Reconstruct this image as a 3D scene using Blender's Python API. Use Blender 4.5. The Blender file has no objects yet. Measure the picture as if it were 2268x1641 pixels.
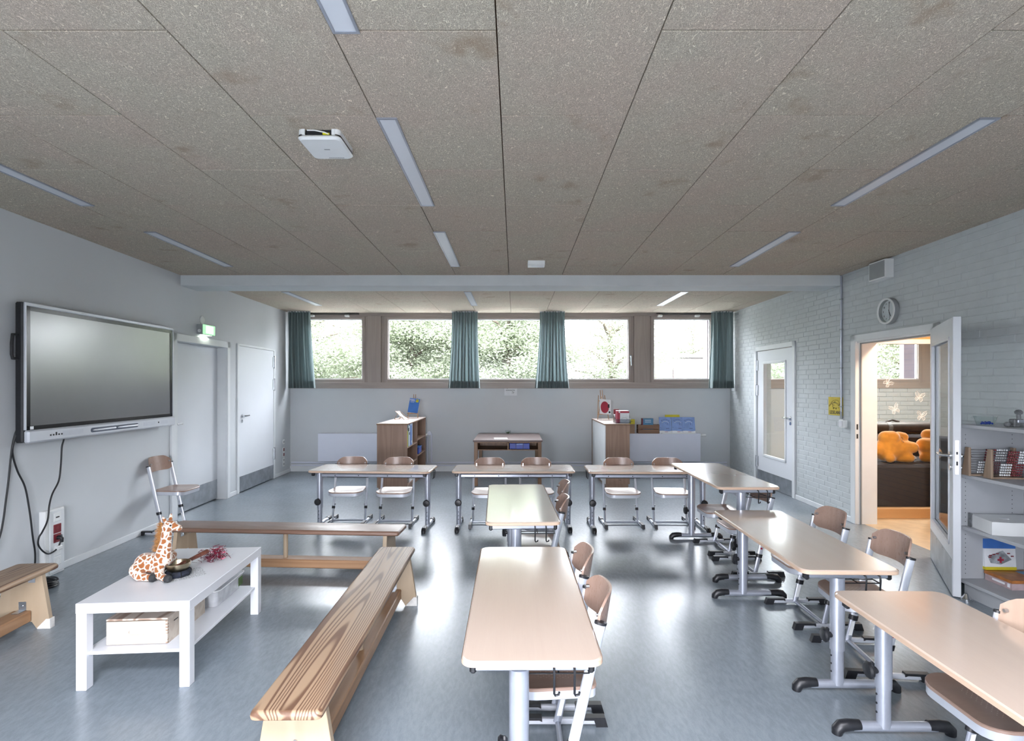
import bpy, bmesh, math, random
import numpy as np
from mathutils import Matrix, Vector
random.seed(7)
PI = math.pi
SC = bpy.context.scene
COL = SC.collection

# ------------------------------------------------------------------ camera
cd = bpy.data.cameras.new('camera'); cam = bpy.data.objects.new('camera', cd); COL.objects.link(cam)
cam.location = (0, 0, 1.55); cam.rotation_euler = (PI/2, 0, 0)
cd.sensor_width = 36.0; cd.lens = 1190/2268*36.0
cd.shift_x = -6/2268; cd.shift_y = 32.5/2268
cd.clip_start = 0.05; cd.clip_end = 300
SC.camera = cam
# ------------------------------------------------------------------ sky, daylight portals, exposure
w = bpy.data.worlds.new('overcast_sky'); SC.world = w; w.use_nodes = True
bg = w.node_tree.nodes['Background']
bg.inputs[0].default_value = (0.925, 0.93, 1.0, 1); bg.inputs[1].default_value = 11.0
def portal(loc, rot, sx, sy):
    l = bpy.data.lights.new('daylight_portal', 'AREA'); l.shape = 'RECTANGLE'; l.size = sx; l.size_y = sy
    l.cycles.is_portal = True
    o = bpy.data.objects.new('daylight_portal', l); COL.objects.link(o); o.location = loc; o.rotation_euler = rot
portal((-0.15, 10.0, 2.2), (-PI/2, 0, 0), 8.1, 1.3)
portal((5.6, 10.0, 2.2), (-PI/2, 0, 0), 3.6, 1.3)
portal((-.6, -1.62, 1.0), (PI/2, 0, 0), 2.5, 1.7)
portal((-.2, -.40, 3.52), (0, 0, 0), 3.1, 1.5)  # sky through the added rooflight
SC.view_settings.view_transform = 'Standard'; SC.view_settings.look = 'None'
SC.view_settings.exposure = 1.70; SC.view_settings.gamma = 1.0; SC.view_settings.use_curve_mapping = False
cy = SC.cycles
cy.use_denoising = True; cy.max_bounces = 8; cy.diffuse_bounces = 4; cy.glossy_bounces = 4
cy.transmission_bounces = 4; cy.transparent_max_bounces = 12
cy.caustics_reflective = False; cy.caustics_refractive = False
cy.sample_clamp_indirect = 6.0; cy.use_adaptive_sampling = True; cy.adaptive_threshold = 0.02

# ------------------------------------------------------------------ materials
MATS = {}
class NT:
    def __init__(s, name):
        s.m = bpy.data.materials.new(name); s.m.use_nodes = True
        s.t = s.m.node_tree; s.b = s.t.nodes['Principled BSDF']; s.out = s.t.nodes['Material Output']
    def n(s, typ, **kw):
        nd = s.t.nodes.new(typ)
        for k, v in kw.items():
            if k.startswith('i_'):
                k2 = k[2:]; k2 = int(k2) if k2.isdigit() else k2
                s.set(nd.inputs[k2], v)
            else: setattr(nd, k, v)
        return nd
    def set(s, inp, v):
        if hasattr(v, 'outputs'): v = v.outputs[0]
        if isinstance(v, bpy.types.NodeSocket): s.t.links.new(v, inp)
        else: inp.default_value = v
    def math(s, op, a, b=0.0, c=0.0, clamp=False):
        nd = s.n('ShaderNodeMath', operation=op, use_clamp=clamp)
        s.set(nd.inputs[0], a); s.set(nd.inputs[1], b); s.set(nd.inputs[2], c); return nd.outputs[0]
    def mix(s, f, a, b):
        nd = s.n('ShaderNodeMix', data_type='RGBA'); s.set(nd.inputs[0], f); s.set(nd.inputs[6], a); s.set(nd.inputs[7], b); return nd.outputs[2]
    def ramp(s, f, lo, hi, a=0.0, b=1.0):
        if lo > hi: lo, hi, a, b = hi, lo, b, a
        nd = s.n('ShaderNodeMapRange', interpolation_type='SMOOTHSTEP'); s.set(nd.inputs[0], f)
        nd.inputs[1].default_value = lo; nd.inputs[2].default_value = hi; nd.inputs[3].default_value = a; nd.inputs[4].default_value = b; return nd.outputs[0]
    def coord(s, scale=(1, 1, 1), rand=True, src='Object'):
        tc = s.n('ShaderNodeTexCoord'); v = tc.outputs[src]
        mp = s.n('ShaderNodeMapping'); s.set(mp.inputs[0], v); mp.inputs[3].default_value = scale
        if rand:
            oi = s.n('ShaderNodeObjectInfo'); r = s.math('MULTIPLY', oi.outputs['Random'], 37.0)
            cb = s.n('ShaderNodeCombineXYZ'); s.set(cb.inputs[0], r); s.set(cb.inputs[1], r); s.set(cb.inputs[2], r)
            s.set(mp.inputs[1], cb.outputs[0])
        return mp.outputs[0]
    def noise(s, vec, scale, detail=2.0, rough=0.5, dist=0.0):
        nd = s.n('ShaderNodeTexNoise'); s.set(nd.inputs['Vector'], vec); nd.inputs['Scale'].default_value = scale
        nd.inputs['Detail'].default_value = detail; nd.inputs['Roughness'].default_value = rough; nd.inputs['Distortion'].default_value = dist
        return nd.outputs[0]
    def bump(s, h, strength=0.3, dist=0.005):
        nd = s.n('ShaderNodeBump'); nd.inputs['Strength'].default_value = strength; nd.inputs['Distance'].default_value = dist
        s.set(nd.inputs['Height'], h); s.set(s.b.inputs['Normal'], nd.outputs[0])
    def P(s, **kw):
        for k, v in kw.items(): s.set(s.b.inputs[k.replace('_', ' ')], v)
        return s.m
def C(r, g, b): return (r, g, b, 1.0)
def reg(name, m): MATS[name] = m; return m
def plain(name, col, rough=0.5, metal=0.0, vary=0.06, scale=6.0, bump=0.0, **kw):
    """procedural finish: a colour with a little mottling and a varying gloss"""
    t = NT(name); v = t.coord()
    n = t.noise(v, scale, 3.0)
    lo = C(*[c*(1-vary) for c in col]); hi = C(*[min(1, c*(1+vary)) for c in col])
    t.P(Base_Color=t.mix(t.ramp(n, 0.3, 0.7), lo, hi), Roughness=rough, Metallic=metal, **kw)
    if bump: t.bump(t.noise(v, scale*20, 2.0), bump, 0.001)
    return reg(name, t.m)
def wood(name, c1, c2, along='y', rings=14.0, scale=6.0, stretch=0.09, sharp=0.35, rough=0.4, fine=0.25, bump=0.0, gloss_vary=0.15, narrow=0.0, gd=(1.5, .4, .25), **kw):
    """flat-sawn grain: contour lines of a noise stretched along the board"""
    t = NT(name)
    sc = [1, 1, 1]; sc['xyz'.index(along)] = stretch
    v = t.coord(tuple(sc))
    n = t.noise(v, scale, *gd)
    s = t.math('SINE', t.math('MULTIPLY', n, rings*2*PI))
    s = t.ramp(s, -sharp-0.5-narrow, sharp+0.5-narrow)
    f = t.noise(v, scale*22, 3.0, 0.6)
    g = t.math('ADD', t.math('MULTIPLY', s, 1-fine), t.math('MULTIPLY', f, fine))
    t.P(Base_Color=t.mix(g, C(*c1), C(*c2)), Roughness=t.ramp(f, 0.2, 0.8, rough*(1-gloss_vary), rough*(1+gloss_vary)), **kw)
    if bump: t.bump(g, bump, 0.001)
    return reg(name, t.m)

plain('wall_white', (0.58, 0.61, 0.635), 0.75, vary=0.012, scale=1.5, bump=0.05)
plain('brick_paint', (0.515, 0.555, 0.57), 0.6, vary=0.03, scale=9, bump=0.12)
plain('joint_paint', (0.495, 0.535, 0.55), 0.75, vary=0.04, scale=20, bump=0.2)
plain('trim_white', (0.72, 0.75, 0.77), 0.45, vary=0.02)
plain('door_white', (0.70, 0.73, 0.77), 0.4, vary=0.012, scale=2)
plain('furniture_white', (0.74, 0.76, 0.80), 0.35, vary=0.01)
plain('radiator_white', (0.70, 0.73, 0.83), 0.35, vary=0.01)
plain('plastic_white', (0.78, 0.80, 0.80), 0.4, vary=0.02)
plain('plastic_grey', (0.30, 0.32, 0.33), 0.5, vary=0.05)
plain('beam_paint', (0.62, 0.66, 0.68), 0.7, vary=0.03, scale=4, bump=0.08)
plain('steel', (0.55, 0.57, 0.60), 0.28, 1.0, vary=0.08, scale=14)
plain('kick_steel', (0.44, 0.47, 0.50), 0.38, 0.85, vary=0.12, scale=9)
plain('chrome', (0.75, 0.77, 0.80), 0.12, 1.0, vary=0.04)
plain('silver_paint', (0.42, 0.45, 0.52), 0.33, 0.55, vary=0.03, scale=30)
plain('pale_silver', (0.58, 0.61, 0.67), 0.35, 0.3, vary=0.02, scale=30)
plain('black_plastic', (0.012, 0.013, 0.016), 0.4, vary=0.2, scale=40)
plain('black_gloss', (0.006, 0.007, 0.009), 0.2, vary=0.1)
plain('cable_black', (0.01, 0.012, 0.015), 0.45, vary=0.1)
plain('screen', (0.035, 0.038, 0.046), 0.36, 0.0, vary=0.06, scale=3, Specular_IOR_Level=0.8, Coat_Weight=1.0, Coat_Roughness=0.20, Coat_IOR=1.75)
plain('tray_silver', (0.62, 0.65, 0.70), 0.4, 0.25, vary=0.02)
plain('socket_red', (0.16, 0.008, 0.016), 0.35, vary=0.1)
plain('poster_yellow', (0.58, 0.45, 0.03), 0.6, vary=0.08, scale=12)
plain('ink_black', (0.012, 0.012, 0.015), 0.6)
plain('ink_white', (0.8, 0.82, 0.85), 0.6)
plain('ink_red', (0.35, 0.03, 0.05), 0.6)
plain('ink_navy', (0.05, 0.06, 0.17), 0.6)
plain('paper', (0.74, 0.77, 0.80), 0.7, vary=0.03, scale=20)
plain('book_blue', (0.05, 0.17, 0.52), 0.35, vary=0.08, scale=10)
plain('book_paleblue', (0.22, 0.33, 0.62), 0.35, vary=0.10, scale=10)
plain('book_teal', (0.07, 0.21, 0.36), 0.4, vary=0.1, scale=10)
plain('book_red', (0.36, 0.03, 0.06), 0.4, vary=0.08)
plain('book_maroon', (0.18, 0.02, 0.03), 0.4, vary=0.08)
plain('book_green', (0.05, 0.14, 0.09), 0.45, vary=0.1)
plain('binder_yellow', (0.72, 0.70, 0.02), 0.4, vary=0.05)
plain('binder_navy', (0.02, 0.03, 0.11), 0.4, vary=0.1)
plain('binder_pale', (0.62, 0.69, 0.76), 0.4, vary=0.05)
plain('box_blue', (0.03, 0.07, 0.42), 0.35, vary=0.06)
plain('label_yellow', (0.60, 0.52, 0.03), 0.5, vary=0.05)
plain('cardboard', (0.33, 0.22, 0.15), 0.7, vary=0.08, scale=12)
plain('orange_plush', (0.78, 0.30, 0.035), 0.9, vary=0.10, scale=14, bump=0.25, Sheen_Weight=0.5)
plain('felt_dark', (0.035, 0.035, 0.045), 0.95, vary=0.35, scale=160, bump=0.3)
plain('leather_dark', (0.03, 0.022, 0.02), 0.5, vary=0.3, scale=12)
plain('bronze', (0.36, 0.31, 0.22), 0.28, 1.0, vary=0.2, scale=30)
plain('navy_cloth', (0.012, 0.016, 0.03), 0.85, vary=0.4, scale=40)
plain('tinsel_red', (0.30, 0.02, 0.06), 0.25, 0.7, vary=0.4, scale=80)
plain('tinsel_silver', (0.7, 0.72, 0.76), 0.2, 0.9, vary=0.2, scale=80)
plain('hoof', (0.03, 0.032, 0.035), 0.8, vary=0.3, scale=60)
plain('mane_hair', (0.42, 0.20, 0.06), 0.8, vary=0.3, scale=80)
plain('leaf_green', (0.06, 0.12, 0.03), 0.6, vary=0.3, scale=60)
plain('tree_bark', (0.10, 0.08, 0.06), 0.9, vary=0.3, scale=10, bump=0.4)
plain('house_pale', (0.075, 0.068, 0.064), 0.8, vary=0.03)
plain('house_door', (0.06, 0.045, 0.042), 0.7, vary=0.1)
plain('grass', (0.26, 0.26, 0.245), 0.9, vary=0.3, scale=8)
plain('rubber_white', (0.74, 0.73, 0.70), 0.6, vary=0.10, scale=30)
plain('pen_dark', (0.10, 0.12, 0.17), 0.4)
plain('red_dot', (0.35, 0.01, 0.04), 0.4)
plain('stone_grey', (0.16, 0.17, 0.18), 0.5, vary=0.3, scale=40)
plain('chalkboard_green', (0.02, 0.07, 0.05), 0.6)
plain('beige_lino', (0.56, 0.45, 0.31), 0.35, vary=0.10, scale=8)
plain('brick_ochre', (0.62, 0.32, 0.11), 0.8, vary=0.15, scale=15, bump=0.3)
plain('joint_dark', (0.10, 0.045, 0.02), 0.9)
plain('photo_print', (0.30, 0.33, 0.36), 0.4, vary=0.4, scale=25)
plain('game_orange', (0.40, 0.15, 0.04), 0.4, vary=0.2, scale=20)
plain('game_pink', (0.45, 0.35, 0.36), 0.4, vary=0.1, scale=20)
plain('eye_white', (0.8, 0.8, 0.8), 0.2)
plain('purple_pier', (0.11, 0.088, 0.10), 0.8, vary=0.08)

wood('table_beech', (0.585, 0.465, 0.385), (0.62, 0.50, 0.415), 'y', 3, 9, 0.04, 0.9, 0.20, 0.75, gloss_vary=0.0, Coat_Weight=0.8, Coat_Roughness=0.10, Coat_IOR=1.55)
wood('table_edge', (0.60, 0.43, 0.31), (0.64, 0.47, 0.35), 'y', 5, 9, 0.05, 0.6, 0.35, 0.6)
wood('chair_ply', (0.30, 0.200, 0.158), (0.36, 0.250, 0.200), 'z', 6, 9, 0.08, 0.6, 0.30, 0.5, Specular_IOR_Level=0.6)
wood('chair_ply_pale', (0.47, 0.34, 0.26), (0.54, 0.40, 0.31), 'z', 7, 9, 0.08, 0.6, 0.33, 0.5)
wood('bench_dark', (0.120, 0.058, 0.034), (0.385, 0.265, 0.170), 'y', 24, 7.0, 0.055, 0.05, 0.42, 0.16, narrow=0.35, gd=(1.0, .3, .06), bump=0.15)
wood('bench_top_brown', (0.17, 0.095, 0.065), (0.23, 0.14, 0.10), 'y', 10, 8.0, 0.06, 0.5, 0.38, 0.3)
wood('bench_rail', (0.30, 0.165, 0.085), (0.40, 0.235, 0.13), 'y', 7, 9, 0.06, 0.5, 0.45, 0.4)
wood('bench_birch', (0.40, 0.305, 0.205), (0.455, 0.355, 0.25), 'z', 4, 6, 0.15, 0.6, 0.5, 0.5)
wood('pine_box', (0.52, 0.44, 0.36), (0.62, 0.55, 0.465), 'x', 8, 9, 0.05, 0.5, 0.55, 0.2)
wood('pine_lid', (0.28, 0.185, 0.13), (0.62, 0.53, 0.45), 'y', 9, 7, 0.10, 0.3, 0.5, 0.15)
wood('window_oak', (0.33, 0.285, 0.26), (0.39, 0.34, 0.312), 'z', 6, 8, 0.06, 0.5, 0.5, 0.5)
wood('window_oak_x', (0.33, 0.285, 0.26), (0.39, 0.34, 0.312), 'x', 6, 8, 0.06, 0.5, 0.5, 0.5)
wood('cabinet_beech', (0.255, 0.160, 0.110), (0.33, 0.215, 0.155), 'z', 8, 9, 0.05, 0.5, 0.4, 0.4)
wood('cabinet_top', (0.55, 0.46, 0.42), (0.62, 0.53, 0.48), 'y', 5, 6, 0.06, 0.6, 0.3, 0.5)
wood('desk_brown', (0.16, 0.075, 0.028), (0.23, 0.115, 0.045), 'z', 7, 9, 0.06, 0.5, 0.4, 0.4)
wood('desk_top', (0.125, 0.085, 0.078), (0.17, 0.12, 0.11), 'x', 7, 9, 0.06, 0.5, 0.35, 0.4)
wood('crate_wood', (0.175, 0.095, 0.055), (0.24, 0.14, 0.085), 'x', 6, 12, 0.08, 0.5, 0.6, 0.4)
wood('easel_wood', (0.34, 0.20, 0.11), (0.44, 0.28, 0.17), 'z', 5, 20, 0.08, 0.5, 0.5, 0.4)
wood('mallet_wood', (0.09, 0.028, 0.018), (0.17, 0.06, 0.04), 'x', 6, 20, 0.1, 0.5, 0.35, 0.3)
wood('oak_warm', (0.50, 0.28, 0.12), (0.58, 0.34, 0.16), 'x', 5, 6, 0.06, 0.5, 0.45, 0.4)
wood('larch_ceiling', (0.58, 0.33, 0.13), (0.68, 0.42, 0.19), 'x', 5, 8, 0.06, 0.5, 0.5, 0.3)
wood('abacus_wood', (0.28, 0.20, 0.14), (0.36, 0.27, 0.20), 'z', 5, 14, 0.1, 0.5, 0.5, 0.4)

def m_floor():
    t = NT('linoleum'); v = t.coord(rand=False)
    tc = t.n('ShaderNodeMapping'); t.set(tc.inputs[0], v); tc.inputs[2].default_value = (0, 0, 0.9); tc.inputs[3].default_value = (1, 0.35, 1)
    a = t.noise(tc.outputs[0], 45, 5, 0.65, 0.3); b = t.noise(v, 2.2, 3); c = t.noise(v, 190, 2, 0.6)
    g = t.math('ADD', t.math('MULTIPLY', a, 0.55), t.math('ADD', t.math('MULTIPLY', b, 0.25), t.math('MULTIPLY', c, 0.2)))
    col = t.mix(t.ramp(g, 0.36, 0.64), C(0.192, 0.228, 0.262), C(0.244, 0.284, 0.322))
    # pale scratches of their own shape
    sn = t.noise(v, 1.7, 1.0, 0.4, 2.5); sl = t.math('PINGPONG', t.math('MULTIPLY', sn, 5.0), 0.5)
    sm = t.math('MULTIPLY', t.ramp(sl, 0.006, 0.0), t.ramp(t.noise(v, 3.3, 2), 0.5, 0.68))
    col = t.mix(t.math('MULTIPLY', sm, 0.22), col, C(0.42, 0.48, 0.50))
    t.P(Base_Color=col, Roughness=0.27, Specular_IOR_Level=0.6)
    t.bump(t.math('ADD', t.noise(v, 3.5, 3, 0.6), t.math('MULTIPLY', t.noise(v, 60, 2), 0.04)), 0.10, 0.012)
    return reg('linoleum', t.m)
m_floor()
def m_fibre():
    t = NT('wood_wool'); v = t.coord((1, 1, 1))
    acc = None
    for k, (sc, n, wdt) in enumerate(((38, 8.0, .12), (52, 8.0, .11), (68, 7.0, .11), (28, 9.0, .09))):
        mp = t.n('ShaderNodeMapping'); t.set(mp.inputs[0], v); mp.inputs[1].default_value = (k*3.1, k*7.7, k*1.3); mp.inputs[2].default_value = (0, 0, k*0.9)
        mp.inputs[3].default_value = (1.0, 0.55, 1.0)
        nz = t.noise(mp.outputs[0], sc, 1.2, 0.5, 1.2)
        pp = t.math('PINGPONG', t.math('MULTIPLY', nz, n), 0.5)
        l = t.math('MULTIPLY', t.ramp(pp, wdt, 0.02), 0.55+0.15*k)
        acc = l if acc is None else t.math('MAXIMUM', acc, l)
    big = t.noise(v, 1.6, 3, 0.6); fine = t.noise(v, 120, 2)
    base = t.mix(t.ramp(big, 0.35, 0.68), C(0.37, 0.325, 0.260), C(0.395, 0.325, 0.265))
    lite = t.mix(t.ramp(big, 0.35, 0.68), C(0.90, 0.84, 0.69), C(0.90, 0.78, 0.65))
    g = t.math('MULTIPLY', acc, t.ramp(fine, 0.25, 0.75, 0.7, 1.1))
    stain = t.math('MULTIPLY', t.ramp(t.noise(v, 2.7, 3, 0.7), 0.60, 0.76), 0.5)
    t.P(Base_Color=t.mix(stain, t.mix(g, base, lite), C(0.30, 0.19, 0.11)), Roughness=0.92)
    t.bump(acc, 0.5, 0.004)
    return reg('wood_wool', t.m)
m_fibre()
def m_glass(name, tint=(0.96, 0.98, 0.98)):
    t = NT(name); tr = t.n('ShaderNodeBsdfTransparent'); tr.inputs[0].default_value = C(*tint)
    gl = t.n('ShaderNodeBsdfGlossy'); gl.inputs['Roughness'].default_value = 0.02
    fr = t.n('ShaderNodeFresnel'); fr.inputs[0].default_value = 1.5
    mx = t.n('ShaderNodeMixShader'); ge = t.n('ShaderNodeNewGeometry'); fac = t.math('MULTIPLY', fr.outputs[0], t.math('SUBTRACT', 1.0, ge.outputs['Backfacing']))
    t.set(mx.inputs[0], fac); t.set(mx.inputs[1], tr.outputs[0]); t.set(mx.inputs[2], gl.outputs[0])
    t.t.links.new(mx.outputs[0], t.out.inputs[0]); return reg(name, t.m)
m_glass('glass'); m_glass('box_plastic', (0.80, 0.82, 0.85)); m_glass('glass_clear')
def m_milky():
    t = NT('milky_plastic'); tr = t.n('ShaderNodeBsdfTransparent'); t.P(Base_Color=C(.80, .82, .85), Roughness=.3)
    mx = t.n('ShaderNodeMixShader'); v = t.coord(); t.set(mx.inputs[0], t.ramp(t.noise(v, 12, 2), .3, .7, .38, .52)); t.set(mx.inputs[1], tr.outputs[0]); t.set(mx.inputs[2], t.b.outputs[0])
    t.t.links.new(mx.outputs[0], t.out.inputs[0]); reg('milky_plastic', t.m)
m_milky()
plain('shelf_white_shaded', (0.43, 0.45, 0.475), 0.45, vary=0.02)  # white shelf darkened to grey, standing in for the dim light there
def m_frost():
    t = NT('diffuser'); v = t.coord()
    t.P(Base_Color=t.mix(t.noise(v, 8, 2), C(0.66, 0.69, 0.74), C(0.70, 0.73, 0.78)), Roughness=0.3); return reg('diffuser', t.m)
m_frost()
def m_curtain():
    t = NT('curtain_teal'); v = t.coord((1, 1, 0.2)); n = t.noise(v, 60, 3)
    col = t.mix(n, C(0.172, 0.226, 0.232), C(0.215, 0.275, 0.282))
    t.P(Base_Color=col, Roughness=0.85, Sheen_Weight=0.2)
    tl = t.n('ShaderNodeBsdfTranslucent'); t.set(tl.inputs[0], col)
    mx = t.n('ShaderNodeMixShader'); mx.inputs[0].default_value = 0.25
    t.set(mx.inputs[1], t.b.outputs[0]); t.set(mx.inputs[2], tl.outputs[0]); t.t.links.new(mx.outputs[0], t.out.inputs[0])
    return reg('curtain_teal', t.m)
m_curtain()
def m_giraffe():
    t = NT('giraffe_plush'); v = t.coord(rand=False)
    d = t.noise(v, 30, 2); mp = t.n('ShaderNodeVectorMath', operation='ADD'); t.set(mp.inputs[0], v)
    sc = t.n('ShaderNodeVectorMath', operation='SCALE'); t.set(sc.inputs[0], d); sc.inputs[3].default_value = 0.012; t.set(mp.inputs[1], sc.outputs[0])
    vo = t.n('ShaderNodeTexVoronoi', feature='DISTANCE_TO_EDGE'); t.set(vo.inputs['Vector'], mp.outputs[0]); vo.inputs['Scale'].default_value = 34
    f = t.ramp(vo.outputs['Distance'], 0.09, 0.15)
    n = t.noise(v, 260, 2)
    t.P(Base_Color=t.mix(f, C(0.70, 0.62, 0.53), t.mix(n, C(0.26, 0.075, 0.016), C(0.36, 0.125, 0.03))), Roughness=0.9, Sheen_Weight=0.4)
    t.bump(n, 0.4, 0.002); return reg('giraffe_plush', t.m)
m_giraffe()
def m_seat():
    """chair plywood with its field of small drilled holes"""
    t = NT('seat_ply'); v = t.coord(rand=False)
    sx = t.n('ShaderNodeSeparateXYZ'); t.set(sx.inputs[0], v)
    n = t.noise(t.coord((1, 0.08, 1)), 60, 3, 0.6)
    col = t.mix(n, C(0.30, 0.200, 0.158), C(0.36, 0.250, 0.200))
    g = 0.022
    def cell(s): return t.math('SUBTRACT', t.math('FRACT', t.math('ADD', t.math('DIVIDE', s, g), 100.0)), 0.5)
    a = t.math('ADD', sx.outputs[0], sx.outputs[1]); b = t.math('SUBTRACT', sx.outputs[0], sx.outputs[1])
    r = t.math('SQRT', t.math('ADD', t.math('POWER', cell(a), 2.0), t.math('POWER', cell(b), 2.0)))
    dot = t.ramp(r, 0.15, 0.10)
    inside = t.math('MULTIPLY', t.ramp(t.math('ABSOLUTE', sx.outputs[0]), 0.10, 0.095), t.ramp(t.math('ABSOLUTE', t.math('SUBTRACT', sx.outputs[1], 0.04)), 0.075, 0.07))
    t.P(Base_Color=t.mix(t.math('MULTIPLY', dot, inside), col, C(0.62, 0.52, 0.44)), Roughness=0.28, Specular_IOR_Level=0.6)
    return reg('seat_ply', t.m)
m_seat()
def m_leaf(name, c1, c2):
    t = NT(name); oi = t.coord(rand=False); n = t.noise(oi, 0.9, 3); n2 = t.noise(oi, 9, 2)
    col = t.mix(t.ramp(t.math('ADD', t.math('MULTIPLY', n, 0.6), t.math('MULTIPLY', n2, 0.4)), 0.35, 0.65), C(*c1), C(*c2))
    t.P(Base_Color=col, Roughness=0.6)
    tl = t.n('ShaderNodeBsdfTranslucent'); t.set(tl.inputs[0], col)
    mx = t.n('ShaderNodeMixShader'); mx.inputs[0].default_value = 0.4
    t.set(mx.inputs[1], t.b.outputs[0]); t.set(mx.inputs[2], tl.outputs[0]); t.t.links.new(mx.outputs[0], t.out.inputs[0])
    return reg(name, t.m)
m_leaf('foliage', (0.135, 0.16, 0.095), (0.28, 0.31, 0.225)); m_leaf('foliage_dark', (0.09, 0.115, 0.07), (0.19, 0.215, 0.15))
def m_emit(name, col, s):
    t = NT(name); t.P(Base_Color=C(*col), Emission_Color=C(*col), Emission_Strength=s); return reg(name, t.m)
m_emit('exit_green', (0.40, 0.9, 0.45), 0.3); m_emit('exit_white', (0.85, 1.0, 0.88), 0.5); m_emit('lamp_warm', (1.0, 0.72, 0.45), 1.5)

# ------------------------------------------------------------------ mesh building
class MB:
    def __init__(s): s.v = []; s.f = []; s.mi = []; s.k = 0; s.M = Matrix.Identity(4)
    def add(s, vs, fs):
        o = len(s.v)
        for p in vs: s.v.append(tuple(s.M @ Vector(p)))
        for f in fs: s.f.append([i+o for i in f]); s.mi.append(s.k)
        return s
    def box(s, x0, x1, y0, y1, z0, z1, b=0.0):
        cx, cy, cz = (x0+x1)/2, (y0+y1)/2, (z0+z1)/2; hx, hy, hz = abs(x1-x0)/2, abs(y1-y0)/2, abs(z1-z0)/2
        b = min(b, hx*.95, hy*.95, hz*.95)
        if b <= 0:
            vs = [(cx+i*hx, cy+j*hy, cz+k*hz) for i in (-1, 1) for j in (-1, 1) for k in (-1, 1)]
            return s.add(vs, [(0, 1, 3, 2), (4, 6, 7, 5), (0, 4, 5, 1), (2, 3, 7, 6), (0, 2, 6, 4), (1, 5, 7, 3)])
        vs, ix = [], {}
        for i in (-1, 1):
            for j in (-1, 1):
                for k in (-1, 1):
                    for a in range(3):
                        d = [hx-b, hy-b, hz-b]; d[a] += b
                        ix[i, j, k, a] = len(vs); vs.append((cx+i*d[0], cy+j*d[1], cz+k*d[2]))
        fs = []
        for q in (-1, 1):
            fs.append([ix[q, j, k, 0] for j, k in ((-1, -1), (1, -1), (1, 1), (-1, 1))])
            fs.append([ix[j, q, k, 1] for j, k in ((-1, -1), (1, -1), (1, 1), (-1, 1))])
            fs.append([ix[j, k, q, 2] for j, k in ((-1, -1), (1, -1), (1, 1), (-1, 1))])
        for p in (-1, 1):
            for q in (-1, 1):
                fs.append([ix[p, q, -1, 0], ix[p, q, 1, 0], ix[p, q, 1, 1], ix[p, q, -1, 1]])
                fs.append([ix[p, -1, q, 0], ix[p, 1, q, 0], ix[p, 1, q, 2], ix[p, -1, q, 2]])
                fs.append([ix[-1, p, q, 1], ix[1, p, q, 1], ix[1, p, q, 2], ix[-1, p, q, 2]])
                for r in (-1, 1): fs.append([ix[p, q, r, 0], ix[p, q, r, 1], ix[p, q, r, 2]])
        return s.add(vs, fs)
    def cyl(s, p0, p1, r, r2=None, seg=14, ell=None):
        return s.tube([p0, p1], [r, r if r2 is None else r2], seg, ell)
    def tube(s, pts, r, seg=8, ell=None, closed=False):
        P = [Vector(p) for p in pts]; n = len(P)
        R = r if isinstance(r, (list, tuple)) else [r]*n
        def tang(i):
            if closed: return (P[(i+1) % n]-P[i-1]).normalized()
            return (P[min(i+1, n-1)]-P[max(i-1, 0)]).normalized()
        t = tang(0); ref = Vector((1, 0, 0)) if abs(t.x) < 0.8 else Vector((0, 1, 0))
        u = (ref-t*ref.dot(t)).normalized(); vs = []
        for i in range(n):
            t = tang(i); u = (u-t*u.dot(t)).normalized(); w_ = t.cross(u)
            e = ell or (1, 1)
            for k in range(seg):
                a = 2*PI*k/seg
                vs.append(P[i]+u*(math.cos(a)*R[i]*e[0])+w_*(math.sin(a)*R[i]*e[1]))
        fs = []
        for i in range(n if closed else n-1):
            j = (i+1) % n
            for k in range(seg): fs.append((i*seg+k, i*seg+(k+1) % seg, j*seg+(k+1) % seg, j*seg+k))
        if not closed: fs.append(list(range(seg))[::-1]); fs.append([(n-1)*seg+k for k in range(seg)])
        return s.add(vs, fs)
    def lathe(s, prof, c=(0, 0, 0), seg=24, axis='z', caps=True):
        vs, fs = [], []
        for (r, h) in prof:
            for k in range(seg):
                a = 2*PI*k/seg; p = (r*math.cos(a), r*math.sin(a), h)
                if axis == 'x': p = (h, p[0], p[1])
                if axis == 'y': p = (p[0], h, p[1])
                vs.append((c[0]+p[0], c[1]+p[1], c[2]+p[2]))
        for i in range(len(prof)-1):
            for k in range(seg): fs.append((i*seg+k, i*seg+(k+1) % seg, (i+1)*seg+(k+1) % seg, (i+1)*seg+k))
        if caps: fs.append(list(range(seg))[::-1]); fs.append([(len(prof)-1)*seg+k for k in range(seg)])
        return s.add(vs, fs)
    def prism(s, poly, a0, a1, axis='z', b=0.0):
        """extrude a polygon: axis z -> (x,y), axis y -> (x,z), axis x -> (y,z)"""
        n = len(poly)
        def pt(p, h):
            return {'z': (p[0], p[1], h), 'y': (p[0], h, p[1]), 'x': (h, p[0], p[1])}[axis]
        levels = [(poly, a0), (poly, a1)]
        if b > 0:
            cx = sum(p[0] for p in poly)/n; cy_ = sum(p[1] for p in poly)/n
            mx = max(abs(p[0]-cx) for p in poly); my = max(abs(p[1]-cy_) for p in poly)
            ins = [(cx+(p[0]-cx)*(1-b/mx), cy_+(p[1]-cy_)*(1-b/my)) for p in poly]
            levels = [(ins, a0), (poly, a0+b), (poly, a1-b), (ins, a1)]
        vs = [pt(p, h) for (pl, h) in levels for p in pl]; fs = []
        for i in range(len(levels)-1):
            for k in range(n): fs.append((i*n+k, i*n+(k+1) % n, (i+1)*n+(k+1) % n, (i+1)*n+k))
        fs.append(list(range(n))[::-1]); fs.append([(len(levels)-1)*n+k for k in range(n)])
        return s.add(vs, fs)
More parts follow.
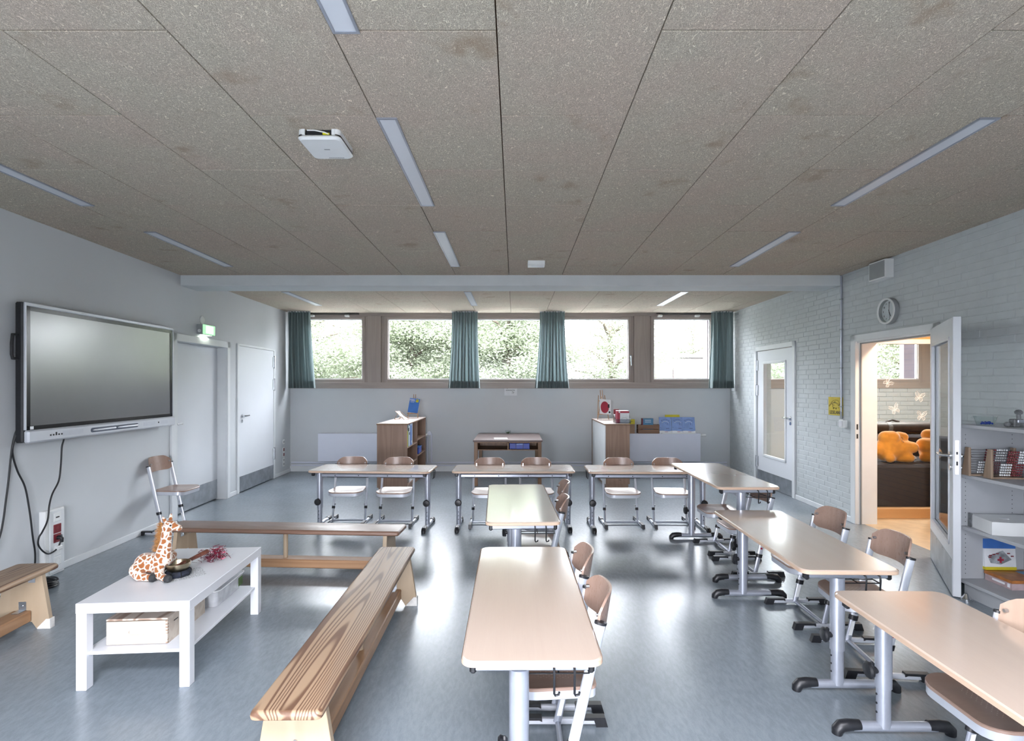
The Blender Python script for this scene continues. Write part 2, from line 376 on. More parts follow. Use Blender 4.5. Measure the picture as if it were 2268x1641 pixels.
    def ball(s, c, r, sc=(1, 1, 1), seg=16, rings=10):
        pr = [(max(1e-4, math.sin(PI*i/rings)), -math.cos(PI*i/rings)) for i in range(rings+1)]
        vs, fs = [], []
        for (q, h) in pr:
            for k in range(seg):
                a = 2*PI*k/seg; vs.append((c[0]+r*sc[0]*q*math.cos(a), c[1]+r*sc[1]*q*math.sin(a), c[2]+r*sc[2]*h))
        for i in range(rings):
            for k in range(seg): fs.append((i*seg+k, i*seg+(k+1) % seg, (i+1)*seg+(k+1) % seg, (i+1)*seg+k))
        return s.add(vs, fs)
    def quad(s, a, b, c, d): return s.add([a, b, c, d], [(0, 1, 2, 3)])
    def mesh(s, name, mats, smooth=35, fix=True):
        me = bpy.data.meshes.new(name); me.from_pydata(s.v, [], s.f)
        mats = [mats] if isinstance(mats, str) else mats
        for m in mats: me.materials.append(MATS[m])
        if len(mats) > 1: me.polygons.foreach_set('material_index', s.mi)
        if fix:
            bm = bmesh.new(); bm.from_mesh(me); bmesh.ops.recalc_face_normals(bm, faces=bm.faces); bm.to_mesh(me); bm.free()
        if smooth:
            me.polygons.foreach_set('use_smooth', [True]*len(me.polygons)); me.set_sharp_from_angle(angle=math.radians(smooth))
        me.update(); return me
    def obj(s, name, mats, parent=None, loc=(0, 0, 0), rot=(0, 0, 0), smooth=35, fix=True):
        return link(name, s.mesh(name, mats, smooth, fix), parent, loc, rot)
def link(name, me, parent=None, loc=(0, 0, 0), rot=(0, 0, 0)):
    o = bpy.data.objects.new(name, me); COL.objects.link(o); o.parent = parent; o.location = loc; o.rotation_euler = rot; return o
def tag(o, label, cat, group=None, kind=None):
    o['label'] = label; o['category'] = cat
    if group: o['group'] = group
    if kind: o['kind'] = kind
    return o
def thing(name, label, cat, loc=(0, 0, 0), rotz=0.0, group=None):
    return tag(link(name, None, None, loc, (0, 0, rotz)), label, cat, group)
def struct(o): o['kind'] = 'structure'; return o
def lab(o, label): o['label'] = label; return o
def copy_tree(o, parent=None):
    c = o.copy(); COL.objects.link(c); c.parent = parent
    for ch in list(o.children): copy_tree(ch, c)
    return c
def rrect(hx, hy, r, n=5):
    out = []
    for (cx, cy_, a0) in ((hx-r, hy-r, 0), (-hx+r, hy-r, PI/2), (-hx+r, -hy+r, PI), (hx-r, -hy+r, 1.5*PI)):
        for i in range(n+1): a = a0+PI/2*i/n; out.append((cx+r*math.cos(a), cy_+r*math.sin(a)))
    return out
def text_mesh(mb, body, size, M, depth=0.0006, align='CENTER'):
    cu = bpy.data.curves.new('txt', 'FONT'); cu.body = body; cu.size = size; cu.align_x = align; cu.align_y = 'CENTER'; cu.extrude = depth; cu.resolution_u = 3
    ob = bpy.data.objects.new('txt', cu); COL.objects.link(ob)
    me = bpy.data.meshes.new_from_object(ob.evaluated_get(bpy.context.evaluated_depsgraph_get()))
    mb.add([tuple(M @ v.co) for v in me.vertices], [list(p.vertices) for p in me.polygons])
    bpy.data.objects.remove(ob); bpy.data.curves.remove(cu); bpy.data.meshes.remove(me); return mb
def blob(caps, voxel, name, mat, parent=None, loc=(0, 0, 0), rotz=0.0, smooth_it=4):
    """one continuous skin over tapered capsules (voxel remesh, then relaxed)"""
    m = MB()
    for (p0, r0, p1, r1) in caps:
        a, b = Vector(p0), Vector(p1); n = max(2, int((b-a).length/(min(r0, r1)*0.5))+1)
        for i in range(n+1):
            t = i/n; m.ball(tuple(a.lerp(b, t)), r0+(r1-r0)*t, seg=14, rings=8)
    o = m.obj('tmp', mat, fix=False)
    md = o.modifiers.new('r', 'REMESH'); md.mode = 'VOXEL'; md.voxel_size = voxel
    ms = o.modifiers.new('s', 'SMOOTH'); ms.iterations = smooth_it; ms.factor = 0.5
    me = bpy.data.meshes.new_from_object(o.evaluated_get(bpy.context.evaluated_depsgraph_get()))
    bpy.data.objects.remove(o)
    me.materials.clear(); me.materials.append(MATS[mat]); me.name = name
    me.polygons.foreach_set('use_smooth', [True]*len(me.polygons))
    return link(name, me, parent, loc, (0, 0, rotz))
TEXT_Y = Matrix.Rotation(PI/2, 4, 'X')      # lettering in the x-z plane, readable from -y
# ================================================================== the setting
TL, TR = 0.0415, 0.015                 # both side walls splay slightly
AL, AR = math.atan(TL), -math.atan(TR)
XL0, XR0 = -3.635, 3.724
YB, YF = 9.66, -1.6
def LW(y, off=0.0, z=0.0): return (XL0-TL*y+off, y, z)      # on the left wall, off metres into the room
def RW(y, off=0.0, z=0.0): return (XR0+TR*y-off, y, z)      # on the right wall, off metres into the room
def CZ(y): return 2.9077-0.012*y                            # underside of the gently falling front ceiling
ZR = 2.844                                                   # underside of the rear ceiling

fl = MB().quad((-4.5, YF, 0), (3.9, YF, 0), (3.9, YB, 0), (-4.5, YB, 0)).obj('floor', 'linoleum'); struct(fl)
fl2 = MB().quad((3.9, 4.0, 0.0), (8.5, 4.0, 0.0), (8.5, YB, 0.0), (3.9, YB, 0.0)).obj('floor', 'beige_lino'); struct(fl2)
gr = MB().quad((-70, -60, -0.15), (70, -60, -0.15), (70, 80, -0.15), (-70, 80, -0.15)).obj('ground', 'grass'); struct(gr)

# left wall with the recess of the first door and the opening of the second
m = MB(); H = 3.15
m.box(-.25, 0, YF, 6.165, 0, H).box(-.25, 0, 6.165, 7.38, 2.10, H).box(-.25, 0, 7.38, 7.69, 0, H).box(-.25, 0, 7.69, 8.91, 2.12, H).box(-.25, 0, 8.91, YB+.05, 0, H)
m.box(-.25, -.18, 6.165, 7.38, 0, 2.10).box(-.25, -.08, 7.69, 8.91, 0, 2.12)
wl = struct(m.obj('wall_left', 'wall_white', None, (XL0, 0, 0), (0, 0, AL)))
bl = MB().box(0, .014, YF, 6.06, 0, .06, .003).box(0, .014, 7.41, 7.62, 0, .06, .003).box(0, .014, 8.97, YB, 0, .06, .003)
struct(bl.obj('baseboard_left', 'trim_white', None, (XL0, 0, 0), (0, 0, AL)))

# right wall: core, then painted bricks laid one by one
m = MB()
for y0, y1, z0, z1 in ((YF, 4.85, 0, H), (4.85, 6.0, 2.04, H), (6.0, 7.40, 0, H), (7.40, 8.54, 2.09, H), (8.54, YB+.05, 0, H)):
    m.box(.0014, .22, y0, y1, z0, z1)
wr = struct(m.obj('wall_right', 'joint_paint', None, (XR0, 0, 0), (0, 0, AR)))
BL_, BH = .25, .0625
bricks = []
rb = random.Random(3)
row = 0
while row*BH < 2.86:
    z0 = row*BH; zc = z0+BH/2
    spans = [(2.2, 9.66)]
    if zc < 2.10: spans = [(2.2, 4.80), (6.07, 7.33), (8.61, 9.66)]
    y = 2.0+((row % 2)*.125 if row % 3 else .06)
    while y < 9.7:
        for a, b in spans:
            p, q = max(y, a), min(y+BL_, b)
            if q-p > .05: bricks.append((p, q, z0))
        y += BL_
    row += 1
cache = {}
def brick_mesh(ln):
    k = round(ln, 2)
    if k not in cache:
        cache[k] = MB().box(0, .012, -ln/2+.0035, ln/2-.0035, .0035, BH-.0035, .0022).mesh('brick', 'brick_paint', 0)
    return cache[k]
bricks.sort(key=lambda t: (t[0] < 3.93, t[0]))
for p, q, z0 in bricks[:300]:
    o = link('brick', brick_mesh(q-p), wr, (-.0015+rb.uniform(-.0007, .0007), (p+q)/2, z0), (0, rb.uniform(-.006, .006), rb.uniform(-.002, .002)))
m = MB()
for p, q, z0 in bricks[300:]:
    dx = rb.uniform(-.0007, .0007)-.0015
    m.box(dx, dx+.012, p+.0035, q-.0035, z0+.0035, z0+BH-.0035, .0022)
o = m.obj('brickwork', 'brick_paint', wr, smooth=0); o['kind'] = 'stuff'
br = MB().box(-.014, .002, 2.0, 4.78, 0, .06, .003).box(-.014, .002, 6.08, 7.32, 0, .06, .003).box(-.014, .002, 8.62, YB, 0, .06, .003)
struct(br.obj('baseboard_right', 'trim_white', None, (XR0, 0, 0), (0, 0, AR)))

# back wall under and above the window band, running on past the side room
m = MB().box(-4.4, 8.5, YB, YB+.30, 0, 1.493).box(-4.4, 8.5, YB, YB+.30, 2.845, 3.2)
for x0, x1 in ((3.90, 4.25), (5.40, 6.30), (7.62, 8.5)): m.box(x0, x1, YB, YB+.30, 1.493, 2.845)
wb = struct(m.obj('wall_back', 'wall_white'))
struct(MB().box(-4.05, 3.88, YB-.014, YB, 0, .10, .003).obj('baseboard_back', 'trim_white'))
# wall behind the camera with its wide windows
m = MB().box(-4, 4.2, YF-.3, YF, 0, .20).box(-4, 4.2, YF-.3, YF, 1.77, 3.2).box(-4, -1.8, YF-.3, YF, .20, 1.77).box(.6, 4.2, YF-.3, YF, .20, 1.77)
m.box(-.64, -.56, YF-.2, YF-.1, .20, 1.77)
struct(m.obj('wall_front', 'wall_white'))

# ceilings: slab, then every wood-wool panel
SEAM0, PW, PL = -.068, .62, 1.268
ce = struct(MB().box(-4.3, 4.1, .30, 6.30, .03, .12).box(-4.3, 4.1, YF, -1.10, .03, .12).box(-4.3, -1.7, -1.10, .30, .03, .12).box(1.3, 4.1, -1.10, .30, .03, .12).obj('ceiling', 'joint_dark', None, (0, 0, 2.9077), (-math.atan(.012), 0, 0)))  # front slab leaves a gap for the added rooflight
ce2 = struct(MB().box(-4.3, 4.1, 6.60, YB, .03, .12).obj('ceiling', 'joint_dark', None, (0, 0, ZR)))
pcache = {}
def panel(parent, x0, x1, y0, y1):
    k = (round(x1-x0, 3), round(y1-y0, 3))
    if k not in pcache:
        pcache[k] = MB().box(-k[0]/2+.0025, k[0]/2-.0025, -k[1]/2+.004, k[1]/2-.004, 0, .026, .0014).mesh('ceiling_panel', 'wood_wool', 0)
    link('ceiling_panel', pcache[k], parent, ((x0+x1)/2, (y0+y1)/2, random.uniform(-.0008, .0008)))
for (par, ya, yb, xa, xb) in ((ce, .42, 6.30, None, None), (ce2, 6.60, YB, None, None)):
    for k in range(-7, 7):
        x0, x1 = SEAM0+PW*k, SEAM0+PW*(k+1)
        x0 = max(x0, -4.06); x1 = min(x1, 3.88)
        if x1-x0 < .03: continue
        y = (2.021 if k % 2 else 2.643)-PL*3
        while y < yb:
            a, b = max(y, ya), min(y+PL, yb)
            if b-a > .02: panel(par, x0, x1, a, b)
            y += PL
# added rooflight shaft, out of view, to brighten the near desk tops and floor
struct(MB().box(-1.75, -1.7, -1.15, .35, 2.93, 3.5).box(1.3, 1.35, -1.15, .35, 2.93, 3.5).box(-1.7, 1.3, -1.15, -1.10, 2.93, 3.5).box(-1.7, 1.3, .30, .35, 2.93, 3.5).obj('added_rooflight', 'wall_white'))
# dropped beam
bm_ = struct(MB().box(-4.05, 3.80, 6.264, 6.628, 2.709, 3.0, .006).obj('beam', 'beam_paint'))

# ------------------------------------------------------------------ window band
ZS, ZG0, ZG1, ZT = 1.493, 1.659, 2.739, 2.845
tr = MB().box(-4.03, 3.87, YB-.025, YB+.16, ZS, 1.60, .004); struct(tr.obj('trim_1', 'window_oak_x'))
tr = MB().box(-4.03, 3.87, YB-.012, YB+.16, 2.785, ZT, .003); struct(tr.obj('trim_2', 'window_oak_x'))
for i, (a, b) in enumerate(((-2.650, -2.400), (2.143, 2.422))):
    struct(MB().box(a, b, YB-.02, YB+.16, 1.572, 2.80, .004).obj('trim_%d' % (3+i), 'window_oak'))
for i, (a, b) in enumerate(((-.925, -.885), (.657, .697))):
    struct(MB().box(a, b, YB, YB+.16, 1.572, 2.80, .004).obj('trim_%d' % (5+i), 'window_oak'))
def window(n, xa, xb, ga, gb, handle=None, opener=False, yoff=0.0, bar=True):
    r = struct(link('window_%d' % n, None, None, (0, YB+yoff, 0)))
    m = MB().box(xa, ga-.055, .012, .15, 1.572, 2.80, .004).box(gb+.055, xb, .012, .15, 1.572, 2.80, .004)
    m.obj('frame', 'window_oak', r)
    m = MB()
    for a, b in ((ga-.058, ga), (gb, gb+.058)): m.box(a, b, 0, .09, 1.590, 2.79, .006)
    m.obj('sash_stile', 'window_oak', r)
    MB().box(ga-.01, gb+.01, 0, .09, 1.590, ZG0, .006).box(ga-.01, gb+.01, 0, .09, ZG1, 2.79, .006).obj('sash_rail', 'window_oak_x', r)
    m = MB()
    for a, b in ((ga, ga+.012), (gb-.012, gb)): m.box(a, b, .03, .075, ZG0, ZG1)
    m.box(ga, gb, .03, .075, ZG0, ZG0+.014).box(ga, gb, .03, .075, ZG1-.014, ZG1)
    m.obj('glazing_bead', 'trim_white', r)
    MB().box(ga, gb, .050, .056, ZG0, ZG1).obj('glass_pane', 'glass', r)
    if handle:
        m = MB().box(handle-.016, handle+.016, -.012, 0, 1.97, 2.09, .004).cyl((handle, -.01, 2.06), (handle, -.05, 2.06), .009)
        m.tube([(handle, -.05, 2.07), (handle, -.05, 2.00), (handle, -.048, 1.90)], [.011, .010, .009]); m.obj('handle', 'chrome', r)
    if opener:
        a, b = opener
        m = MB().cyl((a, -.07, 2.832), (b, -.07, 2.832), .008).cyl((a+.1*(b-a), -.06, 2.815), (b, -.06, 2.815), .006)
        m.obj('opener_rod', 'cable_black', r)
        m = MB()
        for q in (a+.03, b-.28*(b-a)): m.box(q, q+.08, -.075, .0, 2.775, 2.808, .004)
        m.obj('opener_bracket', 'plastic_white', r)
        m = MB()
        for q in (.35, .75): m.box(a+q*(b-a)-.03, a+q*(b-a)+.03, -.012, .0, 1.585, 1.60, .003)
        m.obj('hinge', 'steel', r)
    return r
window(1, -4.02, -2.652, -3.72, -2.748, opener=(-3.70, -2.78))
window(2, -2.398, -.93, -2.281, -1.02)
window(3, -.883, .655, -.80, .565)
window(4, .699, 2.141, .78, 2.046, handle=2.085)
window(5, 2.424, 3.76, 2.506, 3.52, opener=(2.53, 3.50))
struct(MB().box(3.525, 3.62, YB+.16, YB+.40, ZS, 2.85).box(-4.0, -3.92, YB+.16, YB+.40, ZS, 2.85).obj('trim_7', 'purple_pier'))
# side-room windows in the same facade
tr = MB().box(4.25, 5.40, YB-.02, YB+.16, ZS, 1.60).box(4.25, 5.40, YB-.01, YB+.16, 2.785, ZT).box(6.30, 7.62, YB-.02, YB+.16, ZS, 1.60).box(6.30, 7.62, YB-.01, YB+.16, 2.785, ZT)
struct(tr.obj('trim_8', 'window_oak_x'))
window(6, 4.25, 5.40, 4.36, 5.29)
window(7, 6.30, 7.62, 6.42, 7.26)
struct(MB().box(7.36, 7.75, YB+.5, YB+.62, -.1, 3.4).obj('trim_9', 'purple_pier'))

# ------------------------------------------------------------------ doors
def lever(r, y, z, x, side=-1, into=1, name='handle'):
    """rose and bent lever; x = leaf face, side = direction out of the face, into = which way the lever points along y"""
    m = MB().cyl((x, y, z), (x+side*.010, y, z), .026, seg=18).cyl((x, y, z-.075), (x+side*.008, y, z-.075), .024, seg=18)
    m.tube([(x, y, z), (x+side*.045, y, z), (x+side*.055, y+into*.015, z), (x+side*.055, y+into*.12, z+.002), (x+side*.040, y+into*.14, z+.001)], [.010, .010, .0105, .010, .009], 10)
    return m.obj(name, 'chrome', r)
# door_1: open glazed door, hinged on the near side of the right-hand opening
r = struct(link('door_1', None, None, (XR0, 0, 0), (0, 0, AR)))
m = MB().box(-.02, .004, 4.79, 4.86, 0, 2.11, .004).box(-.02, .004, 5.99, 6.075, 0, 2.11, .004).box(-.02, .004, 4.79, 6.075, 2.035, 2.11, .004)
m.box(.0, .225, 4.835, 4.86, 0, 2.04).box(.0, .225, 5.99, 6.015, 0, 2.04).box(.0, .225, 4.85, 6.0, 2.02, 2.045)
m.obj('frame', 'trim_white', r)
m = MB().box(.035, .048, 5.975, 5.99, 0, 2.03).box(.035, .048, 4.86, 5.99, 2.008, 2.022); m.obj('seal', 'plastic_grey', r)
m = MB()
m.box(-.003, .012, 5.986, 5.9895, 1.055, 1.115).box(-.003, .012, 5.986, 5.9895, .955, 1.005); m.obj('strike_plate', 'cable_black', r)
r = struct(link('door_1', None, None, (3.735, 4.83, 0), (0, 0, math.radians(-120.6))))
T, WD = .048, 1.055
m = MB().box(0, .11, 0, T, .008, 2.05, .003).box(WD-.145, WD, 0, T, .008, 2.05, .003).box(.11, WD-.145, 0, T, 1.90, 2.05, .0).box(.11, WD-.145, 0, T, .008, .37, .0)
m.obj('leaf', 'door_white', r)
m = MB()
for y0, y1 in ((-.006, .016), (T-.016, T+.006)):
    m.box(.10, .125, y0, y1, .36, 1.91).box(WD-.16, WD-.135, y0, y1, .36, 1.91).box(.10, WD-.135, y0, y1, 1.89, 1.915).box(.10, WD-.135, y0, y1, .355, .38)
m.obj('glazing_bead', 'tray_silver', r)
MB().box(.11, WD-.145, .020, .026, .37, 1.90).obj('glass_pane', 'glass', r)
m = MB().box(.02, WD-.02, -.002, 0, .012, .27).box(.02, WD-.02, T, T+.002, .012, .27)
for q in (.08, .35, .62, .9):
    for z in (.03, .255): m.cyl((q, -.004, z), (q, 0, z), .006, seg=8)
m.obj('kick_plate', 'kick_steel', r)
m = MB().box(WD, WD+.003, .012, .036, .90, 1.15, .001)
for z in (.92, 1.13): m.cyl((WD, .024, z), (WD+.005, .024, z), .006, seg=8)
m.obj('lock_plate', 'steel', r)
m = MB().box(WD+.003, WD+.005, .018, .030, 1.045, 1.065).box(WD+.003, WD+.0045, .018, .030, .965, .995); m.obj('latch', 'cable_black', r)
def lever_x(side, x, z, y):
    m = MB().cyl((x, y, z), (x, y+side*.012, z), .027, seg=18).cyl((x, y, z-.085), (x, y+side*.010, z-.085), .025, seg=18)
    m.tube([(x, y, z), (x, y+side*.05, z), (x-.015, y+side*.062, z), (x-.12, y+side*.062, z+.002), (x-.135, y+side*.045, z)], [.011, .011, .011, .0105, .010], 10)
    return m.obj('handle', 'chrome', r)
lever_x(-1, WD-.065, 1.03, 0); lever_x(1, WD-.065, 1.03, T)
# door_2: closed door with a tall pane, far end of the right wall
r = struct(link('door_2', None, None, (XR0, 0, 0), (0, 0, AR)))
m = MB().box(-.02, .006, 7.325, 7.40, 0, 2.155, .004).box(-.02, .006, 8.54, 8.615, 0, 2.155, .004).box(-.02, .006, 7.325, 8.615, 2.085, 2.155, .004)
m.obj('frame', 'trim_white', r)
m = MB()
for y0, y1, z0, z1 in ((7.408, 7.63, .008, 2.078), (8.31, 8.535, .008, 2.078), (7.63, 8.31, 1.885, 2.078), (7.63, 8.31, .008, .475)): m.box(.004, .05, y0, y1, z0, z1)
m.obj('leaf', 'door_white', r)
m = MB().box(-.006, .03, 7.605, 7.64, .45, 1.91, .003).box(-.006, .03, 8.30, 8.335, .45, 1.91, .003).box(-.006, .03, 7.605, 8.335, 1.875, 1.91, .003).box(-.006, .03, 7.605, 8.335, .45, .485, .003)
m.obj('glazing_bead', 'trim_white', r)
MB().box(.022, .028, 7.63, 8.31, .475, 1.885).obj('glass_pane', 'glass', r)
MB().box(.001, .005, 7.42, 8.52, .012, .225).obj('kick_plate', 'kick_steel', r)
lever(r, 7.475, 1.09, .004, -1, 1)
for z in (1.86, 1.47, .35): MB().cyl((-.012, 8.548, z-.09), (-.012, 8.548, z+.09), .013, seg=10).box(-.008, .003, 8.50, 8.59, z-.08, z+.08).obj('hinge', 'steel', r)
# door_3: wide door in a deep white frame on the left wall
r = struct(link('door_3', None, None, (XL0, 0, 0), (0, 0, AL)))
m = MB().box(-.005, .022, 6.06, 6.165, 0, 2.145, .004).box(-.005, .022, 7.34, 7.415, 0, 2.145, .004).box(-.005, .022, 6.06, 7.415, 2.06, 2.145, .004)
m.box(-.15, .0, 7.335, 7.378, 0, 2.08).box(-.15, .0, 6.17, 6.21, 0, 2.08).box(-.15, 0, 6.17, 7.378, 2.06, 2.098)
m.obj('frame', 'trim_white', r)
MB().box(-.155, -.115, 6.212, 7.333, .012, 2.058, .002).obj('leaf', 'door_white', r)
MB().box(-.1155, -.112, 6.24, 7.325, .015, .27).obj('kick_plate', 'kick_steel', r)
lever(r, 6.29, 1.09, -.115, 1, 1)
# door_4: flush door beside it
r = struct(link('door_4', None, None, (XL0, 0, 0), (0, 0, AL)))
m = MB().box(-.005, .018, 7.635, 7.692, 0, 2.145, .004).box(-.005, .018, 8.908, 8.965, 0, 2.145, .004).box(-.005, .018, 7.635, 8.965, 2.115, 2.145, .004); m.obj('frame', 'trim_white', r)
MB().box(-.045, .010, 7.696, 8.904, .014, 2.112, .002).obj('leaf', 'door_white', r)
MB().box(.010, .013, 7.71, 8.895, .016, .235).obj('kick_plate', 'kick_steel', r)
lever(r, 7.775, 1.105, .010, 1, 1)
for z in (1.93, 1.56, .42): MB().cyl((.024, 8.912, z-.10), (.024, 8.912, z+.10), .014, seg=10).box(.008, .020, 8.87, 8.95, z-.085, z+.085).obj('hinge', 'steel', r)

# ------------------------------------------------------------------ the side rooms beyond the right wall
m = MB().box(3.98, 8.5, 3.9, 4.1, 0, 3.0).box(8.4, 8.6, 4.0, YB, 0, 3.0); struct(m.obj('wall_side', 'wall_white'))
wo = struct(MB().box(4.985, 5.16, 4.1, 6.24, 0, 2.6).obj('wall_inner', 'joint_dark'))
bmesh_ = MB().box(-.012, .01, -.12, .12, .004, BH-.004+.006, .002).mesh('brick', 'brick_ochre', 0)
for i in range(36):
    for j in range(2): link('brick', bmesh_, wo, (4.985+random.uniform(-.001, .001), 6.12-.25*j-(.125 if i % 2 else 0)+.0, i*.0695))
m = MB()
for i in range(36):
    for j in range(2, 8): m.box(4.975, 4.995, 6.12-.25*j-(.125 if i % 2 else 0)-.12, 6.12-.25*j-(.125 if i % 2 else 0)+.12, i*.0695+.004, i*.0695+.0645)
m.obj('brickwork', 'brick_ochre', wo, smooth=0)['kind'] = 'stuff'
ce3 = struct(MB().box(3.95, 8.5, 4.0, YB, 2.62, 2.70).obj('ceiling', 'larch_ceiling'))
bo = MB().box(-.72, .72, -.056, .056, -.02, 0, .003).mesh("ceiling_board", "larch_ceiling")
for i in range(20):
    for j in range(3): link("ceiling_board", bo, ce3, (4.70+1.45*j, 4.2+.118*i, 2.62))
# glazed partition with its oak sill
r = struct(link('glass_partition', None, None, (0, 6.29, 0)))
MB().box(4.04, 4.985, -.05, .05, 0, .115, .004).obj('sill', 'oak_warm', r)
MB().box(4.04, 4.93, -.035, .035, 2.03, 2.085, .003).box(4.04, 4.075, -.035, .035, .115, 2.03).obj('rail', 'trim_white', r)
MB().box(4.93, 4.975, -.05, .05, .115, 2.6, .003).obj('post', 'bench_birch', r)
MB().box(4.04, 4.93, -.02, .02, 2.085, 2.62).obj('transom', 'larch_ceiling', r)
MB().box(4.07, 4.935, -.004, .004, .115, 2.03).obj('glass_pane', 'glass', r)
def butterfly(px, pz, s, rot):
    m = MB(); Mr = Matrix.Translation((px, -.0065, pz)) @ Matrix.Rotation(rot, 4, 'Y') @ Matrix.Scale(s, 4)
    m.M = Mr
    for sg in (-1, 1):
        up = [(0, .05), (.18, .45), (.48, .62), (.55, .38), (.38, .12), (.05, 0)]; lo = [(.04, 0), (.34, -.04), (.42, -.26), (.26, -.46), (.12, -.30), (.03, -.05)]
        for pl in (up, lo): m.tube([(sg*a, 0, b) for a, b in pl], .034, 6, closed=True)
        m.tube([(sg*.10, 0, .12), (sg*.30, 0, .36), (sg*.44, 0, .44)], .022, 5); m.tube([(sg*.08, 0, -.04), (sg*.24, 0, -.18), (sg*.28, 0, -.30)], .022, 5)
        m.tube([(0, 0, .10), (sg*.08, 0, .34), (sg*.14, 0, .42)], .015, 5)
    m.tube([(0, 0, .14), (0, 0, -.22)], [.04, .02], 6)
    m.obj('butterfly_sticker', 'ink_white', r)
for (px, py, s, a) in ((1966, 848, .095, .9), (2036, 880, .105, .25), (1982, 907, .105, -.45), (2041, 922, .105, .1)):
    butterfly((px-1140)*6.283/1190, 1.55-(py-853)*6.283/1190, s, a)
# side rooms: warm passage lamp, and an added lamp brightening the cushion room
def side_lamp(x, y, e, label, colr):
    t = thing('ceiling_lamp', label, 'lamp', (x, y, 2.60))
    MB().lathe([(.20, 0), (.20, -.03), (.185, -.045)], seg=28).obj('housing', 'plastic_white', t)
    MB().lathe([(.185, -.04), (.175, -.055), (.05, -.06)], seg=28).obj('lamp_shade', 'lamp_warm', t)
    l = bpy.data.lights.new('lamp_glow', 'AREA'); l.shape = 'DISK'; l.size = .34; l.energy = e; l.color = colr
    o = bpy.data.objects.new('lamp_glow', l); COL.objects.link(o); o.parent = t; o.location = (0, 0, -.075)
side_lamp(4.50, 5.15, 16, 'round warm ceiling lamp over the passage behind the open door', (1.0, .80, .60))
side_lamp(6.2, 7.7, 32, 'added pale fill lamp, unseen, brightening the cushion room behind the glass', (1.0, .95, .89))
bk = MB().box(-.122, .122, -.008, .01, .004, .076, .003).mesh('brick', 'brick_paint', 0)
for i in range(8):
    for j in range(9): link('brick', bk, wb, (5.55+.25*j-(.125 if i % 2 else 0), YB-.001+random.uniform(-.001, .001), .86+i*.08))
# dark upholstered platform with what lies on it
struct(MB().box(4.10, 8.35, 6.55, 7.6, 0, .575, .03).box(4.10, 8.35, 7.4, 7.85, .4, .86, .03).obj('platform', 'felt_dark'))

# ------------------------------------------------------------------ outdoors
def tree(x, y, h, rx, rz, n, label, mat, seed, leaf=.10, clumps=150, sq=1.0):
    rg = np.random.default_rng(seed)
    t = thing('tree', label, 'tree', (x, y, -.15), 0, 'trees outside the windows')
    m = MB().tube([(0, 0, 0), (.06, .03, h*.4), (-.05, 0, h*.75), (.05, .05, h)], [.16, .13, .09, .05], 9)
    for k in range(9):
        a = k*2.4; z0 = h*(.35+.06*k); m.tube([(0, 0, z0), (math.cos(a)*rx*.4, math.sin(a)*rx*.4, z0+rz*.25), (math.cos(a)*rx*.8, math.sin(a)*rx*.8, z0+rz*.3)], [.06, .04, .015], 6)
    m.obj('trunk', 'tree_bark', t)
    c = rg.normal(size=(clumps, 3)); c /= np.linalg.norm(c, axis=1)[:, None]; c *= (rg.random((clumps, 1))**.4)
    c *= np.array([rx, rx, rz]); c[:, 2] += h*.72
    idx = rg.integers(0, clumps, n); p = c[idx]+rg.normal(size=(n, 3))*np.array([.30, .30, .16])*sq
    u = rg.normal(size=(n, 3)); u[:, 2] *= .5; u /= np.linalg.norm(u, axis=1)[:, None]
    v = np.cross(u, rg.normal(size=(n, 3))); v /= np.linalg.norm(v, axis=1)[:, None]
    s = leaf*(.7+.6*rg.random((n, 1)))
    vs = np.stack([p-u*s, p+v*s*.38, p+u*s, p-v*s*.38], 1).reshape(-1, 3)
    me = bpy.data.meshes.new('foliage'); me.vertices.add(4*n); me.vertices.foreach_set('co', vs.astype(np.float32).ravel())
    me.loops.add(4*n); me.loops.foreach_set('vertex_index', np.arange(4*n, dtype=np.int32))
    me.polygons.add(n); me.polygons.foreach_set('loop_start', np.arange(0, 4*n, 4, dtype=np.int32)); me.update(calc_edges=True); me.validate()
    me.materials.append(MATS[mat]); o = link('foliage', me, t); o['kind'] = 'stuff'
tree(-6.2, 15.5, 3.9, 2.1, 1.9, 80000, 'pale leafy tree seen through the leftmost window', 'foliage', 1, .038, 90)
tree(-3.1, 16.5, 3.9, 1.8, 1.9, 75000, 'bushy pale tree seen through the second window from left', 'foliage', 2, .042, 80)
tree(-0.2, 15.8, 3.9, 1.65, 1.9, 75000, 'drooping leafy tree in the middle window between the curtains', 'foliage', 3, .042, 70)
tree(2.9, 16.2, 3.9, 1.75, 1.9, 42000, 'thin airy tree seen left of the window handle', 'foliage', 4, .038, 90)
tree(-1.2, 22, 4.6, 3, 2.2, 34000, 'darker tall tree behind the drooping one in the middle window', 'foliage_dark', 5, .07)
tree(-6.5, 24, 4.6, 3.4, 2.2, 34000, 'darker tall tree behind the pale one in the leftmost window', 'foliage_dark', 6, .07)
tree(11, 33, 5.6, 2.2, 2.4, 16000, 'tree standing behind the low pale building', 'foliage', 7, .07)
tree(8.9, 16, 3.6, 1.7, 1.7, 22000, 'leafy tree seen through the pane of the closed door', 'foliage', 8, .055)
tree(12.2, 16.5, 3.6, 1.8, 1.7, 22000, 'leafy tree seen through the window of the cushion room', 'foliage', 9, .055)
t = thing('garden_building', 'low pale flat-roofed building seen through the rightmost window', 'building', (8.6, 25, -.15))
MB().box(-2.0, 4.5, -.5, 4, 0, 2.95).obj('wall', 'house_pale', t)
MB().box(-2.1, 4.6, -.6, 4.1, 2.95, 3.12, .01).obj('parapet', 'house_pale', t)
MB().box(-.95, -.35, -.53, -.48, .2, 1.95, .01).obj('door', 'house_door', t)
MB().cyl((-1.35, -.56, 0), (-1.35, -.56, 2.5), .04).obj('drainpipe', 'house_door', t)
